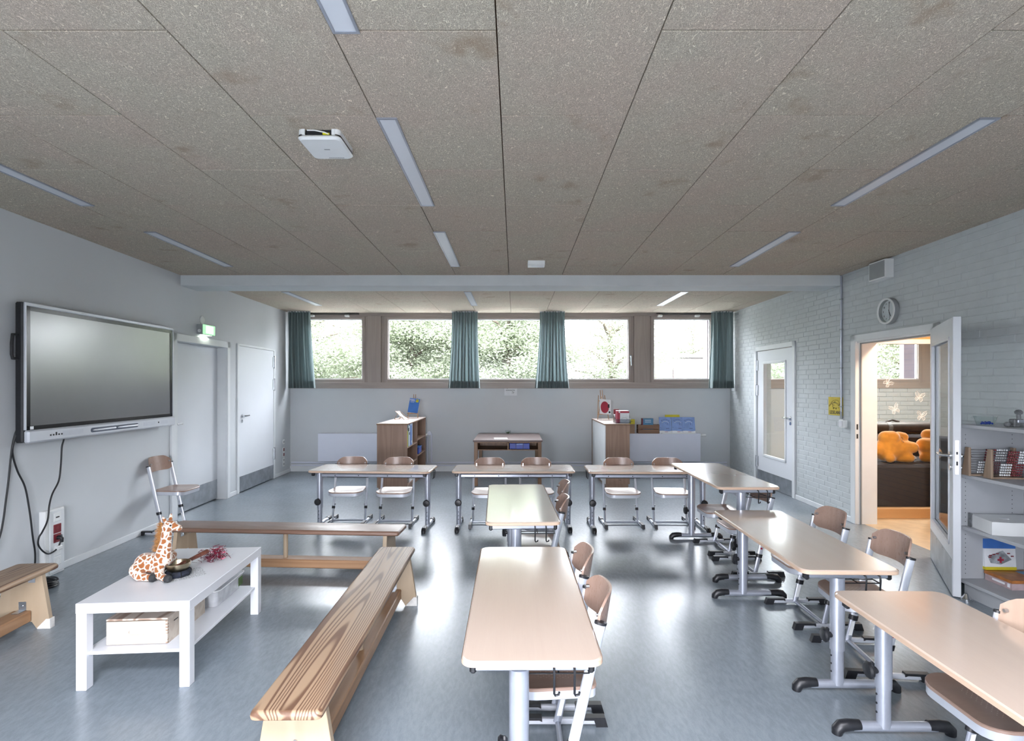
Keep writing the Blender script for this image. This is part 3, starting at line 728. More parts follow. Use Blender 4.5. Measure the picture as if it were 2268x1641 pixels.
# ================================================================== school tables
def make_table(H, loc, rotz, label, group='two-seat school desks', L=1.30, W=.49):
    """length along local y; adjusting knobs on the -x side, pupils sit on the +x side"""
    t = thing('school_desk', label, 'table', (loc[0], loc[1], 0), rotz, group)
    pl = rrect(W/2, L/2, .045, 6)
    m = MB().prism(pl, H-.024, H, 'z', .006); top = m.obj('tabletop', 'table_beech', t)
    m = MB(); pl2 = rrect(W/2+.0015, L/2+.0015, .046, 6); n = len(pl2)
    vs = [(p[0], p[1], z) for z in (H-.020, H-.004) for p in pl2]; m.add(vs, [(k, (k+1) % n, n+(k+1) % n, n+k) for k in range(n)])
    m.obj('edge_band', 'table_edge', top, fix=True)
    cx = -.045; zc = H-.05
    m = MB()
    for sy in (-1, 1): m.box(-.205, .205, sy*.600-.014, sy*.600+.014, H-.052, H-.0245, .004)
    m.box(cx-.016, cx+.016, -.60, .60, H-.095, H-.060, .006)
    fr = m.obj('frame', 'silver_paint', t)
    m = MB()
    for q in (-.42, -.16, .16, .42): m.cyl((cx-.0175, q, H-.078), (cx-.0155, q, H-.078), .006, seg=8)
    m.obj('bolt', 'black_plastic', fr)
    for sy in (-1, 1):
        for sx in (-1, 1): MB().box(sx*.205-.012, sx*.205+.012, sy*.600-.019, sy*.600+.019, H-.060, H-.0242, .007).obj('end_cap', 'black_plastic', fr)
    for sy in (-1, 1):
        y = sy*.595
        m = MB().tube([(cx, y, .21), (cx, y, H-.05)], .035, 18, (1.0, .86)); leg = m.obj('leg', 'silver_paint', t)
        MB().tube([(cx, y, .035), (cx, y, .225)], .030, 18, (1.0, .86)).obj('inner_tube', 'silver_paint', leg)
        m = MB()
        for z in (.10, .14, .18): m.cyl((cx-.032, y, z), (cx-.0285, y, z), .005, seg=8)
        m.obj('index_hole', 'black_plastic', leg)
        ft = MB().tube([(-.205, y, .036), (.205, y, .036)], .021, 14).obj('foot', 'silver_paint', t)
        for sx in (-1, 1):
            m = MB().tube([(sx*.150, y, .041), (sx*.200, y, .041), (sx*.232, y, .036), (sx*.247, y, .020), (sx*.250, y, .0)], [.0225, .025, .026, .025, .021], 14)
            m.obj('end_cap', 'black_plastic', ft)
        m = MB().cyl((cx-.03, y, .285), (cx-.055, y, .285), .015, seg=12).lathe([(.012, -.050), (.034, -.056), (.037, -.066), (.030, -.074), (.006, -.077)], (cx, y, .285), 20, 'x')
        m.box(cx-.062, cx-.040, y-.010, y+.010, .247, .323, .008)
        m.obj('knob', 'black_plastic', t)
    for sy in (-1, 1):
        a, b = sy*.07, sy*.53; m = MB(); r = .0032
        z0, z1 = H-.105, H-.03
        m.tube([(.21, a, z1), (.21, a, z0), (-.01, a, z0), (-.01, a, z1)], r, 6).tube([(.21, b, z1), (.21, b, z0), (-.01, b, z0), (-.01, b, z1)], r, 6)
        for x in (-.01, .10, .21): m.tube([(x, a, z0), (x, b, z0)], r, 6)
        m.tube([(-.01, a, z1-.02), (-.01, b, z1-.02)], r, 6)
        for k in range(1, 8):
            y = a+(b-a)*k/8; m.tube([(.21, y, z0), (-.01, y, z0), (-.01, y, z1-.02)], r*.8, 6)
        m.obj('wire_basket', 'black_plastic', t)
        m = MB(); e = sy*.632
        for x in (.075, .145): m.tube([(x, sy*.59, H-.032), (x, e, H-.034), (x, e+sy*.006, H-.050), (x, e, H-.120), (x+.004, e-sy*.006, H-.130), (x+.016, e-sy*.006, H-.127), (x+.018, e-sy*.006, H-.118)], .0042, 7)
        m.tube([(.065, sy*.605, H-.036), (.155, sy*.605, H-.036)], .004, 7); m.obj('hook', 'black_plastic', t)
    return t
D = PI/180
make_table(.645, (-1.534, 5.89), 90*D-3.2*D, 'left school desk of the back row in front of the tall wooden bookcase')
make_table(.645, (-.013, 5.885), 90*D, 'middle school desk of the back row in front of the old brown desk')
make_table(.645, (1.432, 5.85), 90*D-.8*D, 'right school desk of the back row, its end meeting the side column')
make_table(.757, (1.83, 4.83), 0, 'tallest school desk, its pale top shining, farthest in the right column')
make_table(.628, (1.695, 3.32), -1.3*D, 'middle school desk of the right column, opposite the open door')
make_table(.618, (1.672, 1.79), -1*D, 'nearest desk of the right column, cut by the picture edge')
make_table(.611, (.055, 2.476), .5*D, 'nearest school desk in the room centre beside the long bench', W=.488)
make_table(.687, (.033, 4.03), 1.9*D, 'farther centre desk with window reflections on its top', W=.475)

# ================================================================== school chairs
def back_mesh(z0, hgt, wid, sag, th, y0, lean):
    nu, nv = 18, 6; F, B = [], []
    for i in range(nu+1):
        u = -1+2*i/nu
        e = 1-.62*max(0, (abs(u)-.55)/.45)**2.2; eb = 1-.30*max(0, (abs(u)-.70)/.30)**2.5
        for j in range(nv+1):
            v = -1+2*j/nv
            z = z0+hgt/2*(v*e if v > 0 else v*eb); y = y0-sag*(1-u*u)-lean*(z-z0)
            F.append((u*wid/2, y, z)); B.append((u*wid/2*1.01, y-th, z))
    vs = F+B; o = len(F); q = nv+1; fs = []
    for i in range(nu):
        for j in range(nv):
            a, b, c, d = i*q+j, (i+1)*q+j, (i+1)*q+j+1, i*q+j+1
            fs.append((a, b, c, d)); fs.append((o+a, o+d, o+c, o+b))
    rim = [i*q for i in range(nu+1)]+[nu*q+j for j in range(1, q)]+[i*q+nv for i in range(nu-1, -1, -1)]+[j for j in range(nv-1, 0, -1)]
    for k in range(len(rim)): a, b = rim[k], rim[(k+1) % len(rim)]; fs.append((a, b, o+b, o+a))
    return vs, fs
def make_chair(name_label, raise_=0.0, pale=False, dot=False):
    """sits facing +y; origin on the floor between the runners"""
    t = thing('school_chair', name_label, 'chair', (0, 0, 0), 0, 'school chairs')
    ZS_ = .385+raise_; slope = .228
    ps = lambda z: .012-slope*(z-.03)             # y of the raked side tube at height z
    # seat: dished ply on a pale apron
    pts = []
    for (x, y, r) in ((.185, .205, .085), (-.185, .205, .085), (-.17, -.115, .035), (.17, -.115, .035)): pts.append((x, y, r))
    out = []
    for (cxx, cyy, r, a0) in ((.190-.085, .210-.085, .085, 0), (-.190+.085, .210-.085, .085, PI/2), (-.172+.03, -.115+.03, .03, PI), (.172-.03, -.115+.03, .03, 1.5*PI)):
        for i in range(7): a = a0+PI/2*i/6; out.append((cxx+r*math.cos(a), cyy+r*math.sin(a)))
    n = len(out); cx_, cy_ = 0, .045
    rings = [(1.0, -.012), (1.0, -.003), (.985, 0), (.88, -.001), (.72, -.007), (.45, -.011), (.02, -.012)]
    vs = []
    for s_, dz in rings:
        for p in out:
            yy = cy_+(p[1]-cy_)*s_; front = max(0, (p[1]-.12)/.09)**2*.010*(s_ > .8)
            vs.append((cx_+(p[0]-cx_)*s_, yy, ZS_+dz-front))
    fs = [(i*n+k, i*n+(k+1) % n, (i+1)*n+(k+1) % n, (i+1)*n+k) for i in range(len(rings)-1) for k in range(n)]
    fs.append(list(range(n))[::-1]); fs.append([(len(rings)-1)*n+k for k in range(n)])
    MB().add(vs, fs).obj('seat', 'chair_ply_pale' if pale else 'seat_ply', t)
    m = MB(); k0 = [(p[0]*.985, cy_+(p[1]-cy_)*.985) for p in out]; k1 = [(p[0]*.95, cy_+(p[1]-cy_)*.95) for p in out]
    vs = []
    for pl, z in ((k0, -.013), (k0, -.045), (k1, -.050), (k1, -.020)):
        for p in pl:
            fr = max(0, (p[1]-.12)/.09)**2*.010; vs.append((p[0], p[1], ZS_+z-fr))
    m.add(vs, [(i*n+k, i*n+(k+1) % n, (i+1)*n+(k+1) % n, (i+1)*n+k) for i in range(3) for k in range(n)]); m.box(-.16, .16, -.09, -.06, ZS_-.045, ZS_-.014)
    m.obj('seat_frame', 'pale_silver', t)
    zt = .632+raise_; zb = ZS_+.235
    vs, fs = back_mesh(ZS_+.255, .155, .345, .062, .010, ps(ZS_+.25)+.012, .16)
    b = MB().add(vs, fs).obj('backrest', 'chair_ply_pale' if pale else 'chair_ply', t, smooth=50)
    m = MB()
    for sx in (-1, 1): m.cyl((sx*.150, ps(ZS_+.25)-.002, ZS_+.268), (sx*.150, ps(ZS_+.25)+.012, ZS_+.268), .007, seg=8)
    m.obj('screw', 'steel', b)
    for sx in (-1, 1):
        x = sx*.182; z1 = .165+raise_*.8
        p = MB().tube([(x, ps(z1), z1), (x, ps(zt), zt)], .0215, 12, (.55, 1.0)); po = p.obj('back_post', 'pale_silver', t)
        MB().tube([(x, ps(zt-.002), zt-.002), (x, ps(zt+.008), zt+.008)], .0245, 12, (.6, 1.0)).obj('cap', 'black_plastic', po)
        MB().tube([(x, ps(z1-.014), z1-.014), (x, ps(z1+.014), z1+.014)], .0265, 12, (.66, 1.0)).obj('collar', 'black_plastic', po)
        lg = MB().tube([(x, ps(.025), .025), (x, ps(z1+.02), z1+.02)], .0180, 12, (.55, 1.0)).obj('leg', 'silver_paint', t)
        m = MB(); xi = x-sx*.0105; m.add([(xi, ps(.06)+.010, .06), (xi, ps(.06)-.010, .06), (xi, ps(.145)-.010, .145), (xi, ps(.145)+.010, .145)], [(0, 1, 2, 3)]); m.obj('size_label', 'plastic_white', lg)
        m = MB().cyl((x-sx*.006, ps(.20+raise_), .20+raise_), (x-sx*.022, ps(.20+raise_), .20+raise_), .010, seg=10); m.obj('screw', 'steel', po)
        if dot: MB().cyl((x+sx*.0115, ps(.225), .225), (x+sx*.0135, ps(.225), .225), .008, seg=12).obj('size_dot', 'red_dot', po)
        xs = sx*.200
        sk = MB().box(xs-.011, xs+.011, -.190, .190, .008, .034, .004).obj('runner', 'pale_silver', t)
        for sy in (-1, 1):
            prof = [(sy*.080, .024), (sy*.082, .043), (sy*.205, .043), (sy*.218, .0), (sy*.165, .0), (sy*.155, .030), (sy*.094, .030)]
            MB().prism(prof, xs-.016, xs+.016, 'x').obj('glide', 'black_plastic', sk)
    MB().tube([(-.20, .010, .024), (.20, .010, .024)], .0125, 10).obj('crossbar', 'silver_paint', t)
    return t
proto = {}
def chair(x, y, face, label, raise_=0.0, pale=False, dot=False):
    """face = heading of the sitter, degrees anticlockwise from +y"""
    k = (raise_, pale, dot)
    if k not in proto: proto[k] = o = make_chair(label, *k)
    else: o = copy_tree(proto[k])
    o.location = (x, y, 0); o.rotation_euler = (0, 0, face*D); o['label'] = label; return o
chair(-1.876, 6.09, 181, 'leftmost chair of the back row behind the left desk')
chair(-1.335, 6.05, 179, 'second chair of the back row, in front of the bookcase side')
chair(-.285, 6.01, 180, 'left chair behind the middle back desk')
chair(.244, 6.01, 180, 'right chair behind the middle back desk, half hidden by a centre desk')
chair(1.186, 6.00, 181, 'left chair behind the right back desk, before the white-backed cabinet')
chair(1.735, 6.00, 178, 'rightmost chair of the back row, touching the tallest desk')
chair(.28, 4.667, 91, 'far chair of the farther centre desk, only its backrest showing')
chair(.212, 4.04, 90, 'near chair of the farther centre desk, its seat under the hooks')
chair(.205, 2.75, 90, 'second chair from the front at the nearest centre desk')
chair(.205, 2.25, 90, 'frontmost centre chair, its seat showing below the desk hooks')
chair(1.975, 5.09, 90, 'far chair at the tallest desk, seat visible beneath the top', dot=True)
chair(1.965, 4.55, 91, 'near chair at the tallest desk, backrest under the hooks', dot=True)
chair(1.99, 3.61, 89, 'far chair at the middle right desk, brown backrest toward the doorway', dot=True)
chair(1.985, 3.03, 84, 'slightly turned chair at the middle right desk, beside the open door', dot=True)
chair(1.83, 1.99, 89, 'foreground chair with pale backrest and dark seat at the nearest right desk')
chair(-3.655, 5.75, -90, 'lone raised chair against the left wall under the big screen', raise_=.07)
# the foreground chair alone has a pale beech backrest
for o in bpy.data.objects:
    if o.get('label', '').startswith('foreground chair'):
        for ch in o.children:
            if ch.name.startswith('backrest'):
                me = ch.data.copy(); me.materials.clear(); me.materials.append(MATS['chair_ply_pale']); ch.data = me; ch['label'] = 'pale beech backrest'

# ================================================================== gym benches
def bench(loc, rotz, label, topmat):
    t = thing('gym_bench', label, 'bench', (loc[0], loc[1], 0), rotz, 'long wooden benches')
    L, W, H_ = 1.98, .262, .38
    m = MB(); pl = rrect(W/2, L/2, .022, 4)
    n = len(pl); vs = []
    def ins(q): return [((p[0]/(W/2))*(W/2-q), (p[1]/(L/2))*(L/2-q)) for p in pl]
    for q, z in ((.010, H_-.036), (.002, H_-.030), (0, H_-.020), (.003, H_-.008), (.010, H_-.001), (.016, H_)):
        for p in ins(q): vs.append((p[0], p[1], z))
    fs = [(i*n+k, i*n+(k+1) % n, (i+1)*n+(k+1) % n, (i+1)*n+k) for i in range(5) for k in range(n)]+[list(range(n))[::-1], [5*n+k for k in range(n)]]
    m.add(vs, fs).obj('top', topmat, t)
    ye = L/2-.115
    for sy in (-1, 1):
        poly = [(-.16, 0), (-.085, 0), (-.055, .045), (.055, .045), (.085, 0), (.16, 0), (.158, .055), (.112, H_-.036), (-.112, H_-.036), (-.158, .055)]
        e = MB().prism(poly, sy*ye-.016, sy*ye+.016, 'y', .002).obj('end_panel', 'bench_birch', t)
        for sx in (-1, 1):
            m = MB().prism([(sx*.088, -.0), (sx*.165, -.0), (sx*.165, .062), (sx*.140, .062), (sx*.088, .008)], sy*ye-.021, sy*ye+.021, 'y', .002)
            for q in (-.022, .022): m.cyl((sx*.132, sy*ye, .026), (sx*.132, sy*ye+q*1.05, .026), .005, seg=8)
            m.obj('foot_cap', 'rubber_white', e)
        yi = sy*(ye-.016)
        for sx in (-1, 1):
            m = MB().box(sx*.055-.02, sx*.055+.02, yi-sy*.003, yi, H_-.085, H_-.036).box(sx*.055-.02, sx*.055+.02, yi-sy*.05, yi, H_-.040, H_-.036)
            m.obj('bracket', 'steel', t); MB().cyl((sx*.055, yi, H_-.062), (sx*.055, yi-sy*.008, H_-.062), .006, seg=8).obj('screw', 'chrome', e)
        MB().box(-.022, .022, yi-sy*.003, yi, .12, .175).box(-.022, .022, yi-sy*.06, yi, .120, .124).obj('bracket', 'steel', t)
        MB().cyl((0, yi, .15), (0, yi-sy*.008, .15), .006, seg=8).obj('screw', 'chrome', e)
        MB().cyl((0, sy*(ye+.016), .21), (0, sy*(ye+.022), .21), .009, seg=12).obj('screw', 'steel', e)
    MB().box(-.055, .055, -ye+.018, ye-.018, .05, .12, .006).obj('rail', 'bench_rail', t)
    MB().cyl((0, 0, .118), (0, 0, H_-.034), .019, seg=14).obj('spindle', 'bench_birch', t)
    return t
bench((-.838, 2.912), .8*D, 'long bench with worn dark grain running toward the camera beside the centre desk', 'bench_dark')
bench((-1.905, 4.47), 90*D-3.6*D, 'long brown bench lying crosswise behind the low white table', 'bench_top_brown')
bench((-3.052, 2.555), 4.8*D, 'bench at the left picture edge by the wall sockets', 'bench_dark')

# ================================================================== low white table and what is on it
CT = (-1.98, 3.20); CA = 4.1*D
t = thing('coffee_table', 'low white square-legged table with a shelf, in the ring of benches', 'table', (CT[0], CT[1], 0), CA)
hx, hy, hz = .278, .462, .443
MB().box(-hx, hx, -hy, hy, hz-.052, hz, .002).obj('tabletop', 'furniture_white', t)
for sx in (-1, 1):
    for sy in (-1, 1): MB().box(sx*(hx-.0265)-.0255, sx*(hx-.0265)+.0255, sy*(hy-.0265)-.0255, sy*(hy-.0265)+.0255, 0, hz-.052, .002).obj('leg', 'furniture_white', t)
MB().box(-hx+.022, hx-.022, -hy+.022, hy-.022, .172, .188, .001).obj('shelf', 'furniture_white', t)
def ctp(x, y, z=0): # coffee-table coordinates -> world
    return (CT[0]+x*math.cos(CA)-y*math.sin(CA), CT[1]+x*math.sin(CA)+y*math.cos(CA), z)
# pine box with a grip hole
t = thing('wooden_box', 'pale pine box with an oval grip hole on the low table shelf', 'box', ctp(-.028, -.185, .188), CA, 'boxes under the low table')
bx, by, bz = .153, .196, .128
m = MB()
o_ = rrect(bx, bz/2-.0, .0005, 1); g = rrect(.044, .0125, .012, 5)
def plate_with_hole(m, hx_, hz_, y0, y1, hole, hc):
    """front plate with a slot: quads between the outer rectangle and the slot ring"""
    n = len(hole); outer = []
    for p in hole:
        a = math.atan2(p[1]*hx_/hz_, p[0]); c, s = math.cos(a), math.sin(a); k = min(hx_/max(1e-6, abs(c)), hx_/max(1e-6, abs(s)))
        outer.append((c*k, s*k*hz_/hx_))
    vs = [(q[0], y, q[1]+hc) for y in (y0, y1) for ring in (outer, [(p[0], p[1]) for p in hole]) for q in ring]; fs = []
    for k in range(n):
        j = (k+1) % n
        fs += [(k, j, n+j, n+k), (2*n+k, 3*n+k, 3*n+j, 2*n+j), (n+k, n+j, 3*n+j, 3*n+k), (k, 2*n+k, 2*n+j, j)]
    return m.add(vs, fs)
plate_with_hole(m, bx, bz/2, -by, -by+.010, g, bz/2)
m.obj('front_board', 'pine_box', t)
for n_, a in (('side_board', (-bx, -bx+.01, -by+.01, by-.01, 0, bz)), ('side_board', (bx-.01, bx, -by+.01, by-.01, 0, bz)), ('back_board', (-bx, bx, by-.01, by, 0, bz)), ('base_board', (-bx+.01, bx-.01, -by+.01, by-.01, 0, .008))): MB().box(*a).obj(n_, 'pine_box', t)
m = MB()
for i in range(8):
    z = .004+i*.016
    m.box(bx-.0098, bx+.0008, -by-.0006, -by+.0106, z, z+.008)
m.obj('finger_joint', 'pine_lid', t)
MB().box(bx-.0002, bx+.001, -by+.06, -by+.10, .095, .100).obj('maker_mark', 'ink_black', t)
MB().box(-bx-.001, bx+.001, -by-.001, by+.001, bz, bz+.010, .001).obj('lid', 'pine_lid', t)
m = MB().box(-.06, .06, -by+.011, -by+.020, .04, .09); m.obj('inner_liner', 'paper', t)
# clear plastic box behind it
t = thing('plastic_box', 'clear plastic storage box with lid on the low table shelf', 'box', ctp(.055, .245, .188), CA, 'boxes under the low table')
m = MB(); a = rrect(.105, .165, .03, 4); b = rrect(.125, .19, .035, 4); n = len(a)
vs = [(p[0], p[1], .002) for p in a]+[(p[0], p[1], .10) for p in b]; m.add(vs, [(k, (k+1) % n, n+(k+1) % n, n+k) for k in range(n)]+[list(range(n))[::-1]])
m.obj('tub', 'milky_plastic', t, fix=True)
m = MB().prism(rrect(.13, .195, .035, 4), .098, .112, 'z', .004); m.obj('lid', 'milky_plastic', t)
MB().tube([(p[0], p[1], .106) for p in rrect(.129, .194, .035, 4)], .0035, 6, closed=True).obj('rim', 'plastic_white', t)
m = MB()
for q in (-.11, -.03, .05): m.box(-.07, .07, q, q+.045, .006, .055, .004)
m.obj('contents', 'paper', t)
MB().box(.121, .1225, .10, .16, .03, .085).obj('sticker', 'leaf_green', t)
# sheet of paper with handwriting
pc = [(-2.073, 3.092), (-1.951, 2.971), (-1.783, 3.146), (-1.910, 3.29)]
m = MB(); P = [Vector((a, b, .4436)) for a, b in pc]
m.quad(*[tuple(p) for p in P]); sheet = m.obj('paper_sheet', 'paper'); tag(sheet, 'white sheet of handwriting under the singing bowl on the low table', 'paper')
m = MB(); rg = random.Random(5)
for i in range(17):
    v = .06+i*.053; u = .05
    while u < .93:
        du = rg.uniform(.015, .06)
        a = P[0].lerp(P[1], v).lerp(P[3].lerp(P[2], v), u); b = P[0].lerp(P[1], v+rg.uniform(-.008, .008)).lerp(P[3].lerp(P[2], v+rg.uniform(-.006, .006)), min(.95, u+du))
        d_ = (b-a).cross(Vector((0, 0, 1))).normalized()*.0012
        m.quad(tuple(a-d_+Vector((0, 0, .0006))), tuple(a+d_+Vector((0, 0, .0006))), tuple(b+d_+Vector((0, 0, .0006))), tuple(b-d_+Vector((0, 0, .0006))))
        u += du+rg.uniform(.006, .03)
m.obj('handwriting', 'ink_black', sheet)
# cushion ring, singing bowl, mallet, tinsel
bc = (-1.958, 3.125)
t = thing('cushion_ring', 'dark blue cloth ring cushion under the bronze bowl', 'cushion', (bc[0], bc[1], .444))
m = MB().tube([(.052*math.cos(a), .052*math.sin(a), .017) for a in [2*PI*k/24 for k in range(24)]], .017, 10, closed=True); m.obj('padding', 'navy_cloth', t)
m = MB()
for k in range(8):
    a = 2*PI*k/8; m.tube([(.052*math.cos(a)+.0175*math.cos(b)*math.cos(a), .052*math.sin(a)+.0175*math.cos(b)*math.sin(a), .017+.0175*math.sin(b)) for b in [2*PI*j/10 for j in range(10)]], .003, 5, closed=True)
m.obj('stitching', 'cable_black', t)
t = thing('singing_bowl', 'bronze singing bowl on its dark ring beside the toy giraffe', 'bowl', (bc[0], bc[1], .468))
MB().lathe([(.002, .0), (.030, .001), (.052, .012), (.064, .034), (.066, .052), (.064, .053), (.061, .050), (.058, .034), (.046, .015), (.028, .006), (.002, .005)], seg=36).obj('bowl', 'bronze', t)
t = thing('mallet', 'dark wooden mallet leaning across the bronze bowl', 'mallet', (0, 0, 0))
a, b = Vector((-1.985, 3.098, .487)), Vector((-1.903, 3.33, .522)); d = (b-a)
m = MB().tube([a, a+d*.1, a+d*.42, a+d*.44, a+d*.46, a+d*.48, a+d*.95, b], [.009, .0105, .0115, .0095, .0118, .0105, .0145, .0125], 14); m.obj('handle', 'mallet_wood', t)
m = MB(); m2 = MB()
for k in range(240):
    c = Vector((-1.915+rg.gauss(0, .030), 3.425+rg.gauss(0, .035), .444+abs(rg.gauss(.022, .016)))); v = Vector((rg.gauss(0, 1), rg.gauss(0, 1), rg.gauss(0, .8))).normalized()*rg.uniform(.012, .03)
    p = [c-v, c+Vector((rg.gauss(0, .008), rg.gauss(0, .008), rg.gauss(0, .006))), c+v]
    for q in p: q.z = max(.447, q.z)
    (m if k % 3 else m2).tube(p, .0014, 4)
for k in range(9):
    a0 = Vector((-1.90+rg.gauss(0, .02), 3.41+rg.gauss(0, .03), .475)); m.tube([a0, a0+Vector((rg.gauss(0, .012), rg.gauss(0, .01), .025)), a0+Vector((rg.gauss(0, .025), rg.gauss(0, .015), .035))], .0018, 5)
ti = m.obj('tinsel', 'tinsel_red'); tag(ti, 'tangle of red and silver tinsel at the end of the mallet', 'tinsel')
m2.obj('silver_strand', 'tinsel_silver', ti); 
for o in ti.children: o['label'] = 'silver tinsel strands'
# plush giraffe lying on the table corner
GX, GY = -2.075, 3.10
t = thing('plush_giraffe', 'spotted plush giraffe lying on the corner of the low white table', 'toy', (GX, GY, .444), 3*D)
caps = [((-.062, .02, .072), .062, (.02, .005, .078), .056), ((.02, .005, .078), .056, (.045, .0, .10), .050), ((.045, 0, .11), .046, (.060, 0, .20), .031), ((.060, 0, .20), .031, (.068, 0, .275), .026),
        ((.068, 0, .285), .029, (.088, -.004, .298), .030), ((.088, -.004, .296), .028, (.140, -.010, .283), .0175),
        ((.040, -.030, .075), .030, (.062, -.060, .028), .023), ((.062, -.060, .028), .022, (.105, -.085, .020), .019),
        ((.045, .045, .080), .034, (.035, .10, .092), .030), ((.035, .10, .088), .024, (.055, .105, .03), .019),
        ((-.080, -.030, .050), .042, (-.045, -.065, .028), .028), ((-.045, -.065, .026), .024, (.015, -.075, .020), .019), ((-.08, .05, .05), .042, (-.03, .07, .03), .028)]
bd = blob(caps, .0055, 'body', 'giraffe_plush', t)
for (x, y, z, dx, dy) in ((.112, -.089, .020, .028, -.006), (.022, -.077, .020, .028, -.002), (.056, .106, .022, .020, .004)):
    MB().tube([(x, y, z), (x+dx*.6, y+dy*.6, z), (x+dx, y+dy, z)], [.0205, .0215, .014], 14).obj('hoof', 'hoof', t)
for sy in (-1, 1):
    e = MB(); e.M = Matrix.Translation((.074, sy*.020, .312)) @ Matrix.Rotation(-sy*.45, 4, 'X') @ Matrix.Rotation(-.15, 4, 'Y'); e.ball((0, 0, .022), .024, (.42, .34, 1.15), 12, 8); e.obj('ear', 'giraffe_plush', t)
    MB().ball((.103, -.004+sy*.0265, .306), .0095, seg=12, rings=8).obj('eye', 'eye_white', t)
    MB().ball((.1065, -.004+sy*.0325, .3045), .0058, seg=10, rings=6).obj('pupil', 'black_gloss', t)
    MB().ball((.150, -.010+sy*.009, .290), .0035, seg=8, rings=6).obj('nostril', 'hoof', t)
m = MB()
for k in range(320):
    s = rg.random(); base = Vector((.028+.03*s, rg.gauss(0, .005), .14+.165*s)); base.x -= .012
    m.tube([base, base+Vector((-.012, rg.gauss(0, .005), .008)), base+Vector((-.024+rg.gauss(0, .006), rg.gauss(0, .010), .006+rg.gauss(0, .010)))], [.0012, .001, .0004], 4)
o = m.obj('mane', 'mane_hair', t); o['kind'] = 'stuff'
MB().tube([(-.118, .02, .085), (-.136, .015, .06), (-.14, .01, .03)], [.006, .005, .007], 8).obj('tail', 'mane_hair', t)
# ================================================================== left wall things
r = thing('interactive_screen', 'big dark interactive screen with a silver frame on the left wall', 'screen', LW(5.0), AL)
y0, y1, z0, z1 = -.945, .945, 1.108, 2.182
MB().box(.035, .092, y0-.012, y1+.004, z0+.005, z1-.002, .010).obj('housing', 'black_plastic', r)
MB().box(.0, .036, -.45, .45, 1.35, 1.95).obj('wall_bracket', 'black_plastic', r)
m = MB().box(.088, .104, y0, y1, z1-.028, z1, .005).box(.088, .104, y0, y0+.016, z0+.10, z1-.01, .003).box(.088, .104, y1-.012, y1, z0+.09, z1-.01, .003); m.obj('frame', 'tray_silver', r)
m = MB().box(.088, .099, y0+.016, y0+.052, z0+.10, z1-.03).box(.088, .099, y1-.05, y1-.012, z0+.10, z1-.03).box(.088, .099, y0+.016, y1-.012, z1-.062, z1-.028).box(.088, .099, y0+.016, y1-.012, z0+.095, z0+.13); m.obj('bezel', 'black_gloss', r)
MB().box(.080, .095, y0+.05, y1-.05, z0+.125, z1-.06).obj('display', 'screen', r)
tray = MB().box(.086, .128, y0, y1, z0, z0+.098, .012).obj('pen_tray', 'tray_silver', r)
m = MB()
for i, q in enumerate((-.74, -.712, -.685, -.658, -.63)): m.box(.127, .1295, q-.007, q+.007, z0+.040, z0+(.066 if i == 2 else .052))
m.box(.127, .1295, .63, .648, z0+.045, z0+.060); m.obj('port', 'cable_black', tray)
MB().prism([(a, b+z0+.048) for a, b in rrect(.315, .020, .019, 5)], .1275, .1292, 'x').obj('pen_slot', 'pen_dark', tray)
for q in (-.155, .155):
    MB().tube([(.134, q-.14, z0+.048), (.134, q-.11, z0+.048), (.134, q-.02, z0+.048), (.134, q+.14, z0+.048)], [.003, .009, .010, .010], 10).obj('stylus', 'pale_silver', tray)
MB().box(.1275, .1292, y0+.015, y0+.045, z0+.105, z0+.128).obj('badge', 'ink_white', r)
m = MB().tube([(.06, y0-.01, 1.93), (.06, y0-.055, 1.93), (.06, y0-.062, 1.86), (.06, y0-.062, 1.78), (.06, y0-.055, 1.75), (.06, y0-.01, 1.75)], .011, 8); m.obj('grab_handle', 'black_plastic', r)
for q0, q1 in ((-.62, -.40), (.40, .58), (.68, .80)): MB().box(.127, .1288, q0, q1, z0+.03, z0+.07).obj('speaker_grille', 'pale_silver', tray)
# cables
def cable(pts, off, name, label):
    P = [Vector(LW(y, off+.012*math.sin(i), z)) for i, (y, z) in enumerate(pts)]
    Q = []
    for i in range(len(P)-1):
        a, b, c, d = P[max(0, i-1)], P[i], P[i+1], P[min(len(P)-1, i+2)]
        for k in range(6):
            t = k/6; Q.append(.5*((2*b)+(c-a)*t+(2*a-5*b+4*c-d)*t*t+(3*b-a-3*c+d)*t**3))
    Q.append(P[-1]); return tag(MB().tube(Q, .0062, 8).obj(name, 'cable_black', smooth=60), label, 'cable', 'cables below the screen')
cable([(4.16, 1.36), (4.127, 1.318), (4.063, 1.203), (4.039, 1.118), (4.042, 1.031), (4.084, .9), (4.142, .764), (4.171, .566), (4.194, .367), (4.224, .229), (4.23, .10), (4.20, .012)], .035, 'cable', 'thick black cable hanging from the left end of the screen to the floor')
cable([(4.16, 1.34), (4.127, 1.299), (4.063, 1.216), (4.035, 1.094), (4.023, .91), (4.014, .813), (3.987, .695), (3.953, .556), (3.92, .444), (3.86, .30), (3.7, .15), (3.5, .02)], .028, 'cable', 'black cable swinging down to the left picture edge')
cable([(4.45, 1.13), (4.436, 1.096), (4.416, 1.037), (4.418, .901), (4.41, .767), (4.349, .671), (4.309, .586), (4.278, .475), (4.224, .398), (4.2, .359), (4.209, .298), (4.262, .23), (4.317, .197), (4.385, .225), (4.41, .30), (4.412, .325)], .085, 'cable', 'black power cable curling from under the screen into the red socket')
m = MB(); rg = random.Random(8)
for k in range(9):
    ex, ey, ph = .13+rg.uniform(-.03, .03), .10+rg.uniform(-.02, .02), rg.uniform(0, 6)
    m.tube([(ex*math.cos(a), ey*math.sin(a)+rg.uniform(-.004, .004), .008+.006*k*.8+.006*math.sin(2*a+ph)) for a in [2*PI*j/28 for j in range(28)]], .0055, 6, closed=True)
